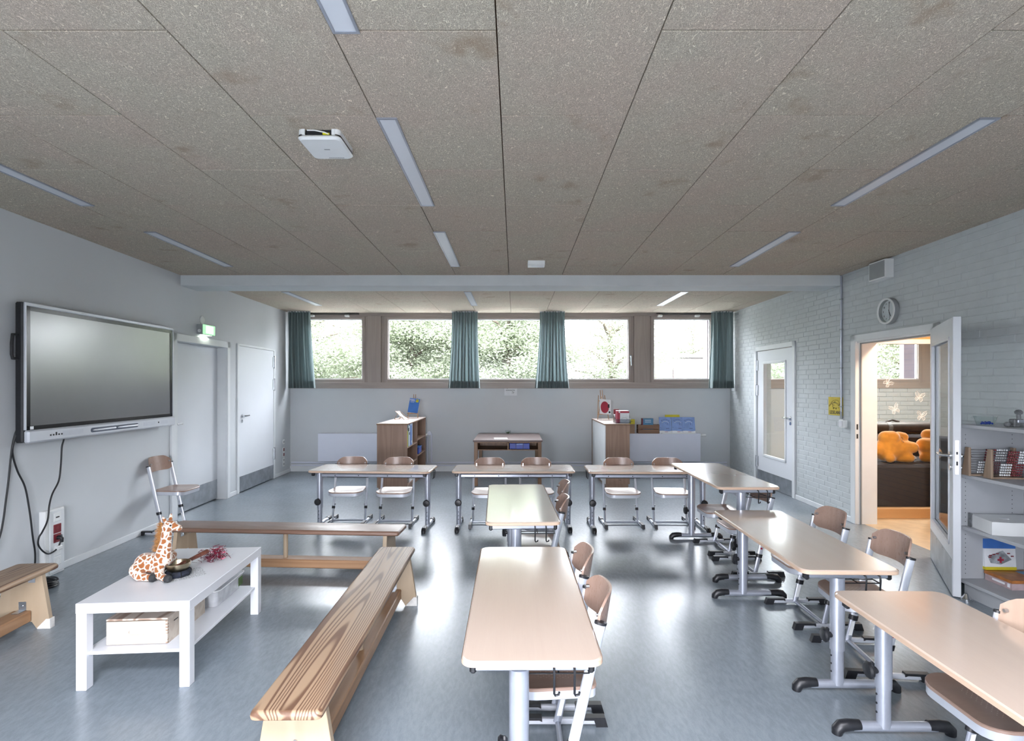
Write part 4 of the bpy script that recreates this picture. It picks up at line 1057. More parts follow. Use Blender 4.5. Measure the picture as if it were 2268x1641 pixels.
o = m.obj('cable_coil', 'cable_black', None, (-3.66, 4.10, 0), (0, 0, .3)); tag(o, 'coil of black cable lying on the floor behind the left bench', 'cable')
# socket column
r = thing('socket_column', 'white socket column on the left wall with two red sockets', 'socket', LW(4.40), AL)
MB().box(0, .052, -.10, .10, 0, .535, .006).obj('housing', 'plastic_white', r)
m = MB().box(.050, .062, -.062, .085, .02, .525, .004); m.obj('cover', 'trim_white', r)
for i, (z, mm) in enumerate(((.47, 'plastic_white'), (.375, 'socket_red'), (.298, 'socket_red'), (.19, 'plastic_white'), (.11, 'plastic_white'))):
    p = MB().box(.061, .068, -.030, .045, z-.036, z+.036, .003).obj('socket_plate', mm, r)
    if i: MB().lathe([(.022, .0682), (.0215, .0690), (.017, .0640), (.002, .0640)], (0, .0075, z), 20, 'x').obj('socket_well', 'socket_red' if mm == 'socket_red' else 'plastic_white', p)
    else: MB().box(.0675, .0695, -.012, .022, z-.006, z+.004).obj('port', 'ink_black', p)
t = thing('power_plug', 'black plug in the lower red socket', 'plug', LW(4.41, .070), AL)
MB().tube([(0, 0, .30), (.018, 0, .30), (.03, 0, .292), (.034, 0, .262)], [.018, .017, .014, .008], 12).obj('plug_body', 'black_plastic', t)
t = thing('plug_adapter', 'white plug adapter below the black plug', 'plug', LW(4.39, .070), AL)
MB().box(0, .034, -.022, .030, .205, .240, .006).obj('adapter_body', 'plastic_white', t)
for z, n_ in ((.565, 'small white wall switch plate, topmost by the far left corner'), (.43, 'dark socket plate above its twin by the far left corner'), (.345, 'lower dark socket plate by the far left corner'), (.215, 'white double socket plate nearest the floor in the far left corner')):
    t = thing('wall_socket', n_, 'socket', LW(9.34, 0, z), AL, 'sockets beside the far left door')
    hh = .075 if z < .3 else .04
    MB().box(0, .010, -.04, .04, -hh, hh, .003).obj('plate', 'plastic_white', t)
    if .3 < z < .5: MB().box(.009, .0115, -.027, .027, -.027, .027, .001).obj('insert', 'socket_red', t)
    else:
        for q in ((0,) if z > .3 else (-.036, .036)): MB().lathe([(.021, .010), (.020, .0115), (.003, .0112)], (0, 0, q), 16, 'x').obj('insert', 'plastic_grey', t)
# exit sign, sensor disc
r = thing('exit_sign', 'glowing green emergency exit light box above the wide white door', 'sign', LW(6.74, 0, 2.24), AL)
MB().box(0, .072, -.14, .14, -.062, .062, .004).obj('housing', 'plastic_grey', r)
f = MB().box(.070, .086, -.136, .136, -.058, .060, .004).obj('lit_face', 'exit_green', r)
MB().box(.0855, .0872, -.085, .088, -.045, .047).obj('lit_panel', 'exit_white', f)
MB().box(.015, .065, -.10, .10, -.068, -.061, .002).obj('downlight', 'exit_white', r)
MB().cyl((.035, -.1405, -.02), (.035, -.1435, -.02), .020, seg=20).cyl((.035, -.1435, -.02), (.035, -.147, -.02), .007, seg=10).obj('test_button', 'plastic_white', r)
l = bpy.data.lights.new('exit_glow', 'AREA'); l.shape = 'RECTANGLE'; l.size = .05; l.size_y = .2; l.energy = .10; l.color = (.95, 1, .85)
o = bpy.data.objects.new('exit_glow', l); COL.objects.link(o); o.parent = r; o.location = (.04, 0, -.072)
t = thing('sensor_disc', 'small round white disc on the wall above the exit light', 'sensor', LW(6.72, 0, 2.365), AL)
MB().lathe([(.052, 0), (.052, .012), (.046, .016), (.01, .016)], (0, 0, 0), 28, 'x').obj('cover', 'plastic_white', t)
# end of a chalkboard with its ledge and marker
t = thing('chalkboard', 'edge of a green board with white ledge at the left picture border', 'board', LW(3.40), AL)
MB().box(.005, .03, -1.0, .335, 1.14, 2.2, .003).obj('board_face', 'chalkboard_green', t)
MB().box(.0, .10, -1.0, .40, 1.105, 1.118, .003).obj('ledge', 'plastic_white', t)

# ================================================================== ceiling things
def ceiling_light(x0, ya, yb, label, rear=False):
    zc = ZR if rear else CZ((ya+yb)/2)
    t = tag(link('ceiling_light', None, None, ((x0+.051), (ya+yb)/2, zc), (0 if rear else -math.atan(.012), 0, 0)), label, 'lamp', 'recessed strip lights')
    hl = (yb-ya)/2; m = MB()
    m.box(-.051, -.040, -hl, hl, -.007, .001).box(.040, .051, -hl, hl, -.007, .001).box(-.040, .040, -hl, -hl+.012, -.007, .001).box(-.040, .040, hl-.012, hl, -.007, .001)
    m.obj('frame', 'silver_paint', t)
    MB().box(-.041, .041, -hl+.011, hl-.011, -.004, .0005).obj('diffuser', 'diffuser', t)
ceiling_light(-.686, .77, 2.03, 'strip light cut off by the top picture edge')
ceiling_light(-.686, 2.66, 3.92, 'long strip light right of the white access point')
ceiling_light(-.692, 4.56, 5.82, 'middle strip light just before the beam')
ceiling_light(2.305, 2.66, 3.92, 'long strip light near the upper right corner')
ceiling_light(2.325, 4.56, 5.82, 'right strip light just before the beam, toward the speaker')
ceiling_light(-3.165, 2.66, 3.92, 'long strip light running out at the left picture edge')
ceiling_light(-3.150, 4.56, 5.82, 'left strip light just before the beam')
ceiling_light(-3.23, 7.43, 8.72, 'left strip light behind the beam', True)
ceiling_light(-.705, 7.43, 8.72, 'middle strip light behind the beam', True)
ceiling_light(2.30, 7.43, 8.72, 'right strip light behind the beam', True)
# wireless access point
ya = 2.90
t = tag(link('access_point', None, None, (-1.015, ya, CZ(ya)), (-math.atan(.012), 0, 0)), 'square white wireless access point on the ceiling, its back open', 'router')
pl = rrect(.112, .125, .028, 6)
MB().prism(pl, -.052, -.028, 'z', .010).obj('lid', 'plastic_white', t)
m = MB()
pl2 = rrect(.110, .123, .028, 6); n = len(pl2)
for k in range(n):
    a, b = pl2[k], pl2[(k+1) % n]
    if max(a[1], b[1]) < -.115 and -.072 < (a[0]+b[0])/2 < .072: continue
    m.quad((a[0], a[1], -.027), (b[0], b[1], -.027), (b[0], b[1], 0), (a[0], a[1], 0))
m.box(-.085, -.070, -.124, -.118, -.03, .0).box(.068, .085, -.124, -.118, -.03, .0)
m.obj('base', 'plastic_white', t)
MB().box(-.068, .066, -.112, .08, -.026, -.001).obj('cavity', 'cable_black', t)
m = MB().tube([(-.06, -.118, -.004), (-.02, -.121, -.006), (.03, -.120, -.016), (.05, -.117, -.024)], .0035, 6); m.obj('network_cable', 'plastic_white', t)
MB().box(.02, .055, -.1185, -.112, -.026, -.018).obj('network_port', 'binder_yellow', t)
MB().box(-.012, .018, -.006, .004, -.0526, -.0518).obj('status_light', 'plastic_grey', t)
m = MB()
for i in range(9): m.box(-.02+i*.0095, -.0135+i*.0095, .098, .106, -.0526, -.0518)
m.obj('printed_mark', 'plastic_grey', t)
# box detector by the beam
ya = 5.62
t = tag(link('alarm_box', None, None, (.225, ya, CZ(ya)), (-math.atan(.012), 0, 0)), 'small white alarm box on the ceiling in front of the beam', 'alarm')
MB().prism([(-.06, -.0), (-.055, -.035), (-.04, -.048), (.055, -.048), (.06, 0)], -.088, .088, 'x', .003).obj('housing', 'plastic_white', t)
MB().box(-.052, .075, -.03, .045, -.0505, -.0475, .001).obj('cover', 'diffuser', t)

# ================================================================== right wall things
def ROT(): return AR
t = thing('wall_speaker', 'white box loudspeaker with grey grille, high on the brick wall', 'speaker', RW(5.52), AR)
zb, zt_ = 2.634, CZ(5.6)-.018
MB().box(-.086, 0, -.13, .13, zb, zt_, .003).obj('cabinet', 'plastic_white', t)
MB().box(-.0885, -.085, -.118, .118, zb+.012, zt_-.012, .001).obj('grille', 'plastic_grey', t)
t = thing('wall_clock', 'round white-rimmed wall clock above the open door', 'clock', RW(5.435, 0, 2.299), AR)
def lx(prof): return [(r_, -h) for r_, h in prof]
MB().lathe(lx([(.120, .0), (.132, .005), (.134, .048), (.129, .056), (.118, .056), (.113, .046), (.113, .012), (.01, .012)]), (0, 0, 0), 40, 'x').obj('rim', 'plastic_grey', t)
MB().lathe(lx([(.133, .049), (.130, .058), (.118, .0585), (.112, .050)]), (0, 0, 0), 40, 'x', caps=False).obj('bezel', 'plastic_white', t)
d_ = MB().lathe(lx([(.112, .012), (.112, .016), (.002, .016)]), (0, 0, 0), 40, 'x').obj('dial', 'paper', t)
MX = Matrix(((0, 0, -1, -.0168), (-1, 0, 0, 0), (0, 1, 0, 0), (0, 0, 0, 1)))      # local drawing plane: x right as seen from the room
m = MB()
for h in range(1, 13):
    a = h*PI/6; text_mesh(m, str(h), .026, MX @ Matrix.Translation((.088*math.sin(a), .088*math.cos(a), 0)))
m.obj('numeral', 'ink_black', d_)
for nm, a, ln, wd in (('minute_hand', 2*D, .088, .004), ('hour_hand', 156*D, .060, .006), ('second_hand', 170*D, .085, .002)):
    m = MB(); m.M = MX @ Matrix.Rotation(-a, 4, 'Z'); m.box(-wd/2, wd/2, -.015, ln, .002, .004); m.obj(nm, 'ink_black', d_)
MB().lathe(lx([(.112, .050), (.112, .0515), (.001, .0515)]), (0, 0, 0), 40, 'x').obj('glass_cover', 'glass_clear', t)
t = thing('conduit_pipe', 'thin grey conduit running down the brick wall to the light switch', 'pipe', RW(6.258), AR)
MB().cyl((-.014, 0, 1.17), (-.014, 0, CZ(6.26)-.01), .0105, seg=10).cyl((-.014, .06, 2.75), (-.014, .06, CZ(6.26)-.01), .0105, seg=10).obj('pipe', 'silver_paint', t)
for z in (1.30, 1.75, 2.2, 2.55): MB().box(-.028, 0, -.018, .018, z-.007, z+.007, .003).obj('clip', 'plastic_grey', t)
MB().cyl((-.014, 0, 1.16), (-.014, 0, 1.24), .013, seg=10).obj('coupling', 'plastic_grey', t)
t = thing('light_switch', 'white surface-mounted light switch at the lower end of the conduit', 'switch', RW(6.20, 0, 1.105), AR)
MB().box(-.055, 0, -.042, .042, -.045, .045, .004).obj('box', 'plastic_white', t)
MB().box(-.062, -.054, -.032, .032, -.034, .034, .003).obj('rocker', 'furniture_white', t)
# yellow poster
t = thing('yellow_poster', 'yellow hand-drawn poster taped to the brick wall beside the conduit', 'poster', RW(6.385, .006, 1.302), AR)
MB().box(-.0012, .0, -.147, .147, -.110, .106).obj('sheet', 'poster_yellow', t)
MP = Matrix(((0, 0, -1, -.0016), (-1, 0, 0, 0), (0, 1, 0, 0), (0, 0, 0, 1)))
m = MB(); text_mesh(m, 'LESELAND', .056, MP @ Matrix.Translation((0, -.078, 0)) @ Matrix.Scale(.92, 4, (1, 0, 0))); text_mesh(m, 'LESELAND', .056, MP @ Matrix.Translation((.0022, -.0765, 0)) @ Matrix.Scale(.92, 4, (1, 0, 0)))
m.obj('lettering', 'ink_black', t)
m = MB(); m.M = MP
for R_ in (.155, .165): m.tube([(-.02+R_*math.cos(a), -.12+R_*math.sin(a), .0003) for a in [PI*(.75-.45*k/16) for k in range(17)]], .0018, 4)
rg = random.Random(4)
for k in range(13):
    a = PI*(.85-.6*k/12); c = (0+.105*math.cos(a), .0+.085*math.sin(a)-.012); q = .007
    m.tube([(c[0]+rg.uniform(-q, q), c[1]+rg.uniform(-q, q), .0003) for _ in range(4)], .0016, 4)
for (x, y) in ((-.04, -.028), (.012, -.028)): m.tube([(x+.008*math.cos(a), y+.009*math.sin(a), .0003) for a in [2*PI*j/10 for j in range(10)]], .0022, 4, closed=True)
for k in range(22):
    x, y = rg.uniform(-.06, .10), rg.uniform(-.02, .05); m.tube([(x, y, .0003), (x+rg.uniform(-.014, .014), y+rg.uniform(-.014, .014), .0003), (x+rg.uniform(-.014, .014), y+rg.uniform(-.014, .014), .0003)], .0014, 4)
m.box(.09, .13, .088, .093, 0, .0006); m.obj('drawing', 'ink_black', t)

# ================================================================== curtains
def curtain(xa, xb, ba, bb, label, yc=9.43, seed=1, folds=7, z0=1.497, z1=2.842):
    rg = np.random.default_rng(seed); nu, nv = folds*12, 22
    ph = np.cumsum(rg.uniform(.75, 1.25, nu+1)); ph = ph/ph[-1]*folds*2*PI
    vs = []
    for j in range(nv+1):
        v = j/nv; z = z1+(z0-z1)*v; e = v**1.6
        l = xa+(ba-xa)*e; r_ = xb+(bb-xb)*e
        for i in range(nu+1):
            u = i/nu; am = .030+.020*v
            y = yc+am*math.sin(ph[i])+.012*math.sin(ph[i]*.37+2*v); x = l+(r_-l)*u+.006*math.sin(ph[i]*.5+3*v)
            vs.append((x, y, z))
    fs = [(j*(nu+1)+i, j*(nu+1)+i+1, (j+1)*(nu+1)+i+1, (j+1)*(nu+1)+i) for j in range(nv) for i in range(nu)]
    t = thing('curtain', label, 'curtain', (0, 0, 0), 0, 'short teal window curtains')
    MB().add(vs, fs).obj('fabric', 'curtain_teal', t, smooth=80)
    hv = [(p[0], p[1]-.003, p[2]) for p in vs[(nv-2)*(nu+1):]]
    MB().add(hv, [(j*(nu+1)+i, j*(nu+1)+i+1, (j+1)*(nu+1)+i+1, (j+1)*(nu+1)+i) for j in range(2) for i in range(nu)]).obj('hem', 'curtain_teal', t, smooth=80)
    MB().box(xa, xb, yc-.012, yc+.012, z1-.012, z1+.002).obj('rail', 'trim_white', t)
curtain(-3.985, -3.585, -3.98, -3.50, 'leftmost teal curtain drawn aside in the far left corner', seed=1, folds=8)
curtain(-1.106, -.648, -1.17, -.604, 'second teal curtain from the left, above the bookcase end', seed=2, folds=9)
curtain(.44, .88, .354, .956, 'third teal curtain from the left, above the right cabinet', seed=3, folds=9)
curtain(3.452, 3.83, 3.42, 3.845, 'rightmost teal curtain beside the brick wall', seed=4, folds=7)

# ================================================================== back wall furniture
def radiator(x0, x1, label, vside):
    t = thing('radiator', label, 'radiator', ((x0+x1)/2, 9.56, 0), 0, 'flat panel radiators'); h = (x1-x0)/2
    MB().box(-h, h, -.055, -.030, .20, .694, .004).obj('front_panel', 'radiator_white', t)
    MB().box(-h, h, .02, .045, .20, .694, .004).obj('rear_panel', 'radiator_white', t)
    m = MB()
    for k in range(int(2*h/.02)): m.box(-h+.005+k*.02, -h+.015+k*.02, -.03, .02, .688, .693)
    m.box(-h, -h+.004, -.055, .045, .20, .694).box(h-.004, h, -.055, .045, .20, .694); m.obj('top_grille', 'radiator_white', t)
    MB().cyl((vside*h, 0, .66), (vside*(h+.05), 0, .66), .012).cyl((vside*(h+.04), 0, .66), (vside*(h+.11), 0, .66), .023, seg=14).obj('thermostat', 'plastic_white', t)
    for q in (-h+.2, h-.2): MB().box(q-.02, q+.02, .04, .094, .3, .6).obj('wall_bracket', 'radiator_white', t)
radiator(-3.48, -1.66, 'left white panel radiator half behind the wooden bookcase', 1)
radiator(1.50, 3.287, 'right white panel radiator carrying books and a crate', 1)
t = thing('heating_pipe', 'pair of white heating pipes along the foot of the back wall', 'pipe')
for z in (.115, .165): MB().cyl((-4.0, 9.625, z), (3.8, 9.625, z), .013, seg=10).obj('pipe', 'radiator_white', t)
for x in (-1.556, -1.487): MB().cyl((x, 9.60, .16), (x, 9.60, .69), .013, seg=10).obj('riser', 'radiator_white', t)
MB().lathe([(.002, -.03), (.034, -.03), (.036, .0), (.03, .02), (.002, .022)], (-1.52, 9.585, .695), 18, 'y').obj('valve', 'radiator_white', t)
# open bookcase
t = thing('bookcase', 'open-sided beech bookcase standing end-on, binders in its top shelf', 'shelf', (-1.781, 8.61, 0))
w_, l_, h_ = .219, .81, .993
MB().box(-w_, w_, -l_, -l_+.02, .06, h_-.022, .001).obj('end_panel', 'cabinet_beech', t)
MB().box(-w_, w_, l_-.02, l_, .06, h_-.022, .001).obj('end_panel', 'cabinet_beech', t)
MB().box(-w_, -w_+.012, -l_+.02, l_-.02, .06, h_-.022).obj('back_panel', 'trim_white', t)
MB().box(-w_-.006, w_+.006, -l_-.008, l_+.004, h_-.022, h_, .004).obj('top', 'cabinet_top', t)
MB().box(-w_-.0065, w_+.0065, -l_-.0086, l_+.0045, h_-.021, h_-.004, .002).obj('edge_band', 'desk_brown', t)
MB().box(-w_+.02, w_-.02, -l_+.01, l_-.01, 0, .06).obj('plinth', 'cabinet_beech', t)
MB().box(-w_+.012, w_, -.01, .01, .06, h_-.022).obj('divider', 'cabinet_beech', t)
for (a, b, zz) in ((-l_+.02, -.01, (.062, .36, .625)), (.01, l_-.02, (.062, .40, .66))):
    for z in zz: MB().box(-w_+.012, w_-.004, a, b, z, z+.018, .001).obj('shelf_board', 'cabinet_beech', t)
def binder(name, label, cat, loc, wx, wy, hz_, mat, band=None, lean=0.0, grp=None, rz=0.0, spine_label=True):
    t = tag(link(name, None, None, loc, (lean, 0, rz)), label, cat, grp)
    MB().box(-wx/2, wx/2-.004, -wy/2+.002, wy/2-.002, .003, hz_-.004).obj('pages', 'paper', t)
    m = MB().box(-wx/2, wx/2, -wy/2, -wy/2+.002, 0, hz_).box(-wx/2, wx/2, wy/2-.002, wy/2, 0, hz_).box(wx/2-.003, wx/2, -wy/2, wy/2, 0, hz_)
    m.obj('cover', mat, t)
    if band: MB().box(wx/2-.001, wx/2+.001, -wy/2-.0008, wy/2+.0008, hz_*band[1], hz_*band[2]).obj('spine_label', band[0], t)
    return t
yb = 7.845
for (wy, hz_, mat, band, lb, nm) in ((.055, .318, 'binder_yellow', ('binder_navy', .76, .995), 'yellow binder with navy top, nearest in the bookcase', 'binder'),
    (.042, .305, 'book_green', None, 'dark green binder beside the yellow one', 'binder'), (.050, .318, 'binder_pale', ('ink_black', .70, .86), 'white binder with black label beside the green one', 'binder'),
    (.045, .300, 'binder_pale', ('ink_black', .55, .68), 'second white binder with a lower black label', 'binder'), (.05, .325, 'book_paleblue', None, 'pale blue folder between white and blue ones', 'folder'),
    (.055, .330, 'book_blue', ('binder_pale', .9, .98), 'bright blue folder in the middle of the binders', 'folder'), (.05, .325, 'book_paleblue', ('binder_pale', .1, .2), 'pale blue folder next to the last white one', 'folder'), (.035, .335, 'paper', None, 'thin white folder, farthest of the binders', 'folder')):
    binder(nm, lb, 'binder', (-1.70, yb+wy/2, .643), .255, wy, hz_, mat, band, 0, 'binders in the bookcase'); yb += wy+.006
t = thing('storage_bin', 'blue bin low in the far bay of the bookcase', 'bin', (-1.70, 8.95, .418))
MB().box(-.12, .125, -.14, .14, 0, .11, .01).obj('bin', 'box_blue', t); MB().box(-.125, .13, -.145, .145, .10, .115, .004).obj('rim', 'book_blue', t)
t = thing('magazine_stack', 'pale stack of paper in the lowest bay of the bookcase', 'paper', (-1.70, 8.25, .080))
for k in range(5): MB().box(-.11, .11+.004*(k % 2), -.15, .15, k*.014, k*.014+.012).obj('sheet', 'paper', t)
def easel(loc, rz, h, label, w_=.19):
    t = thing('easel', label, 'easel', loc, rz, 'small wooden display easels')
    ln = .18
    for sx, k in ((-1, .82), (1, .82)): MB().tube([(sx*w_*.5, 0, 0), (sx*w_*.28, ln*h*k, h*k)], .0075, 6).obj('leg', 'easel_wood', t)
    for sx in (-.018, .018): MB().tube([(sx, ln*h*.05, h*.18), (sx, ln*h, h)], .007, 6).obj('mast', 'easel_wood', t)
    MB().tube([(0, h*.48, 0), (0, ln*h*.80, h*.78)], .0075, 6).obj('rear_leg', 'easel_wood', t)
    MB().box(-w_*.52, w_*.52, -.030, .006, h*.175, h*.175+.014, .003).obj('tray', 'easel_wood', t)
    MB().box(-w_*.36, w_*.36, ln*h*.62-.006, ln*h*.62+.006, h*.62, h*.62+.014, .002).obj('crossbar', 'easel_wood', t)
    return t, ln
e, ln = easel((-1.735, 9.15, .993), -16*D, .40, 'small wooden easel on the bookcase holding a blue book')
t = tag(link('picture_book', None, None, (-1.735, 9.12, 1.083), (-10*D, 6*D, -16*D)), 'blue book with white title standing on the left easel', 'book')
MB().box(-.092, .092, -.004, .006, 0, .245, .001).obj('cover', 'book_blue', t)
m = MB(); text_mesh(m, 'FIBEL', .046, Matrix.Translation((-.035, -.0046, .212)) @ TEXT_Y); m.box(-.07, 0, -.0052, -.004, .178, .183); m.obj('lettering', 'ink_white', t)
MB().box(.028, .076, -.0052, -.004, .185, .232).obj('emblem', 'binder_yellow', t)
m = MB().tube([(.038, -.0056, .192), (.043, -.0056, .222), (.052, -.0056, .205), (.061, -.0056, .222), (.066, -.0056, .192)], .003, 4); m.obj('emblem_mark', 'desk_brown', t)
t = thing('toy_deckchair', 'tiny wooden deckchair with white cloth on the bookcase', 'toy', (-1.84, 8.78, .993), 60*D)
for sx in (-1, 1):
    MB().tube([(sx*.055, -.10, .0), (sx*.055, .10, .13)], .004, 5).obj('frame', 'easel_wood', t); MB().tube([(sx*.06, .11, .0), (sx*.06, .04, .10)], .004, 5).obj('prop', 'easel_wood', t)
    MB().tube([(sx*.055, -.10, .03), (sx*.055, .02, .045)], .004, 5).obj('armrest', 'easel_wood', t)
for y, z in ((-.10, .002), (.10, .13), (.11, .002)): MB().tube([(-.058, y, z), (.058, y, z)], .004, 5).obj('crossbar', 'easel_wood', t)
MB().add([(sx*.048, -.095+.19*k/6, .008+.12*k/6-.018*math.sin(PI*k/6)) for k in range(7) for sx in (-1, 1)], [(2*k, 2*k+1, 2*k+3, 2*k+2) for k in range(6)]).obj('cloth', 'paper', t)
# old desk
t = thing('old_desk', 'old brown wooden desk against the back wall with an open compartment', 'desk', (-.106, 8.84, 0))
w_, l_, h_ = .520, .61, .706
MB().box(-w_-.015, w_+.015, -l_, l_, h_-.026, h_, .008).obj('top', 'desk_top', t)
for sx in (-1, 1):
    for sy in (-1, 1): MB().box(sx*(w_-.03)-.028, sx*(w_-.03)+.028, sy*(l_-.05)-.028, sy*(l_-.05)+.028, 0, h_-.026, .003).obj('leg', 'desk_brown', t)
MB().box(-w_+.05, w_-.05, -l_+.03, l_-.06, .548, .562, .001).obj('shelf', 'desk_brown', t)
MB().box(-.005, .015, -l_+.03, l_-.06, .562, h_-.026).obj('divider', 'desk_brown', t)
MB().box(-w_+.05, w_-.05, -.05, -.035, .562, h_-.026).obj('back_board', 'desk_brown', t)
for sx in (-1, 1): MB().box(sx*(w_-.05)-.008, sx*(w_-.05)+.008, -l_+.05, l_-.06, .548, h_-.026).obj('side_board', 'desk_brown', t)
MB().box(-w_+.05, w_-.05, -l_+.03, -l_+.045, h_-.045, h_-.026).obj('apron', 'desk_brown', t)
t = thing('blue_box', 'bright blue box in the compartment of the old desk', 'box', (.075, 8.40, .562))
MB().box(-.155, .155, -.12, .10, 0, .092, .006).obj('box', 'box_blue', t)
for q in (-.055, .055): MB().box(q-.004, q+.004, -.1225, -.119, .004, .088, .001).obj('rib', 'binder_navy', t)
MB().box(-.05, .05, -.123, -.119, .07, .088, .001).obj('clasp', 'book_paleblue', t)
t = thing('leaflet', 'printed white leaflet on the front of the old desk', 'paper', (-.22, 8.50, .7065), 4*D)
MB().box(-.105, .105, -.10, .10, 0, .004).obj('sheet', 'paper', t)
m = MB(); rg = random.Random(2)
for k in range(26): x, y = rg.uniform(-.09, .06), rg.uniform(-.085, .08); m.box(x, x+rg.uniform(.01, .04), y, y+.006, .004, .0046)
m.obj('print', 'plastic_grey', t)
t = thing('glass_vase', 'small glass with a sprig of green at the back of the old desk', 'vase', (-.115, 9.30, .706))
MB().lathe([(.03, 0), (.045, .03), (.05, .065), (.047, .065), (.042, .03), (.002, .006)], seg=20).obj('glass', 'glass_clear', t)
m = MB(); rg = random.Random(9)
for k in range(24): a = rg.uniform(0, 6.28); m.tube([(0, 0, .005), (.02*math.cos(a), .02*math.sin(a), .03), (rg.uniform(.02, .045)*math.cos(a), .035*math.sin(a), rg.uniform(.01, .05))], [.002, .004, .001], 5)
m.obj('sprig', 'leaf_green', t)
# notice on the wall
t = thing('wall_notice', 'small white paper notice below the middle window', 'sign', (-.072, 9.652, 1.452), 0)
MB().box(-.113, .113, -.0015, 0, -.088, .082).obj('sheet', 'paper', t)
m = MB(); m.M = TEXT_Y; rg = random.Random(6)
x = -.085
while x < .07: wv = rg.uniform(.006, .012); m.box(x, x+wv, .0-rg.uniform(0, .004), .014+rg.uniform(-.004, .003), .0016, .0024); x += wv+.003
m.tube([(-.075, .042, .002), (-.058, .030, .002), (-.048, .050, .002), (-.062, .056, .002)], .004, 4, closed=True)
m.tube([(.022, -.02, .002), (.058, -.030, .002), (.045, -.052, .002)], .006, 4).tube([(.022, -.052, .002), (.03, -.046, .002)], .005, 4); m.obj('print', 'plastic_grey', t)
# right cabinet
t = thing('cabinet', 'beech cabinet with white back panel standing end-on at the back wall', 'cabinet', (1.545, 8.76, 0))
w_, l_, h_ = .187, .67, .968
MB().box(-w_+.012, w_, -l_, -l_+.02, .06, h_-.022, .001).obj('end_panel', 'cabinet_beech', t)
MB().box(-w_, w_, l_-.02, l_, .06, h_-.022, .001).obj('end_panel', 'cabinet_beech', t)
MB().box(-w_, -w_+.014, -l_+.002, l_-.02, .06, h_-.022).obj('back_panel', 'trim_white', t)
MB().box(-w_-.004, -w_+.012, l_-.05, l_-.0, .0, h_-.022).obj('corner_post', 'desk_brown', t)
MB().box(-w_-.006, w_+.006, -l_-.008, l_, h_-.022, h_, .004).obj('top', 'cabinet_top', t)
MB().box(-w_-.0065, w_+.0065, -l_-.0086, l_+.0005, h_-.021, h_-.004, .002).obj('edge_band', 'desk_brown', t)
MB().box(-w_+.02, w_-.02, -l_+.01, l_-.01, 0, .06).obj('plinth', 'cabinet_beech', t)
for z in (.062, .36, .65): MB().box(-w_+.014, w_-.005, -l_+.02, l_-.02, z, z+.018).obj('shelf_board', 'cabinet_beech', t)
MB().box(.02, .06, -l_-.001, -l_+.001, .12, .125).obj('scuff', 'ink_black', t)
e, ln = easel((1.500, 9.10, .968), 14*D, .50, 'taller wooden easel on the right cabinet holding a red picture', .20)
t = tag(link('red_picture', None, None, (1.53, 9.075, 1.062), (-10*D, 4*D, 14*D)), 'white card with a big red shape on the right easel', 'picture')
MB().box(-.10, .10, -.003, .004, 0, .25, .001).obj('card', 'paper', t)
m = MB().prism([(.0+.075*math.cos(a)-.01, .115+.10*math.sin(a)) for a in [2*PI*k/28 for k in range(28)]], -.006, -.003, 'y'); m.obj('red_shape', 'book_red', t)
MB().box(.045, .075, -.007, -.003, .11, .17).box(.06, .09, -.007, -.003, .02, .05).obj('dark_shape', 'ink_black', t)
# card tray
t = thing('card_tray', 'clear tray of index cards at the front of the right cabinet top', 'tray', (1.655, 8.30, .968))
m = MB().box(-.115, .115, -.115, -.11, 0, .065).box(-.115, .115, .11, .115, 0, .12).box(-.115, .115, -.11, .11, 0, .004)
for sx in (-1, 1): m.prism([(-.11, 0), (.11, 0), (.11, .13), (.02, .13), (-.11, .06)], sx*.115-.002, sx*.115+.002, 'x')
m.obj('tray', 'box_plastic', t)
t = thing('card_box', 'red and white box of cards standing in the clear tray', 'box', (1.665, 8.31, .973))
MB().box(-.09, .09, -.07, .08, 0, .185, .002).obj('carton', 'paper', t)
MB().box(-.0915, .0915, -.0715, .0815, .150, .180).obj('red_band', 'book_red', t); MB().box(-.0912, -.050, -.0718, .081, .0, .16).obj('red_edge', 'book_red', t)
MB().cyl((-.06, -.0735, .165), (-.06, -.0712, .165), .013, seg=14).obj('white_dot', 'ink_white', t)
MB().tube([(.018+.045*math.cos(a), -.0716, .055+.028*math.sin(a)) for a in [2*PI*k/18 for k in range(18)]], .0015, 4, closed=True).obj('printed_ring', 'plastic_grey', t)
for k, (mt, lb) in enumerate((('book_maroon', 'dark red card case behind the white box in the tray'), ('book_green', 'green card case between the red ones in the tray'))):
    t = thing('card_case', lb, 'box', (1.588+.02*k, 8.47-.05*k, .973)); MB().box(-.03, .05, -.02, .02, 0, .20-.06*k, .002).obj('case', mt, t); MB().box(-.031, .051, -.0205, .0205, .10, .12).obj('band', 'paper', t)
ZRAD = .6945
t = thing('carton', 'brown carton with a yellow top behind the right cabinet', 'box', (1.975, 9.56, ZRAD))
MB().box(-.15, .15, -.05, .05, 0, .17, .002).obj('carton', 'cardboard', t); MB().box(-.152, .152, -.052, .052, .165, .25, .002).obj('yellow_sleeve', 'label_yellow', t)
MB().box(.03, .11, -.0528, -.0515, .213, .219).obj('print', 'ink_black', t); MB().box(-.12, .09, -.03, .04, .25, .268).obj('paper', 'paper', t)
t = thing('crate', 'small wooden slatted crate on the right radiator', 'crate', (2.37, 9.555, ZRAD))
for y in (-.055, .055):
    for z in (.004, .082): MB().box(-.185, .185, y-.006, y+.006, z, z+.070, .002).obj('slat', 'crate_wood', t)
for x in (-.185, .185):
    for z in (.004, .082): MB().box(x-.006, x+.006, -.049, .049, z, z+.070, .002).obj('slat', 'crate_wood', t)
for x in (-.172, .172): MB().box(x-.008, x+.008, -.047, -.033, .0, .16).obj('post', 'crate_wood', t)
MB().box(-.18, .18, -.05, .05, 0, .008).obj('base', 'crate_wood', t)
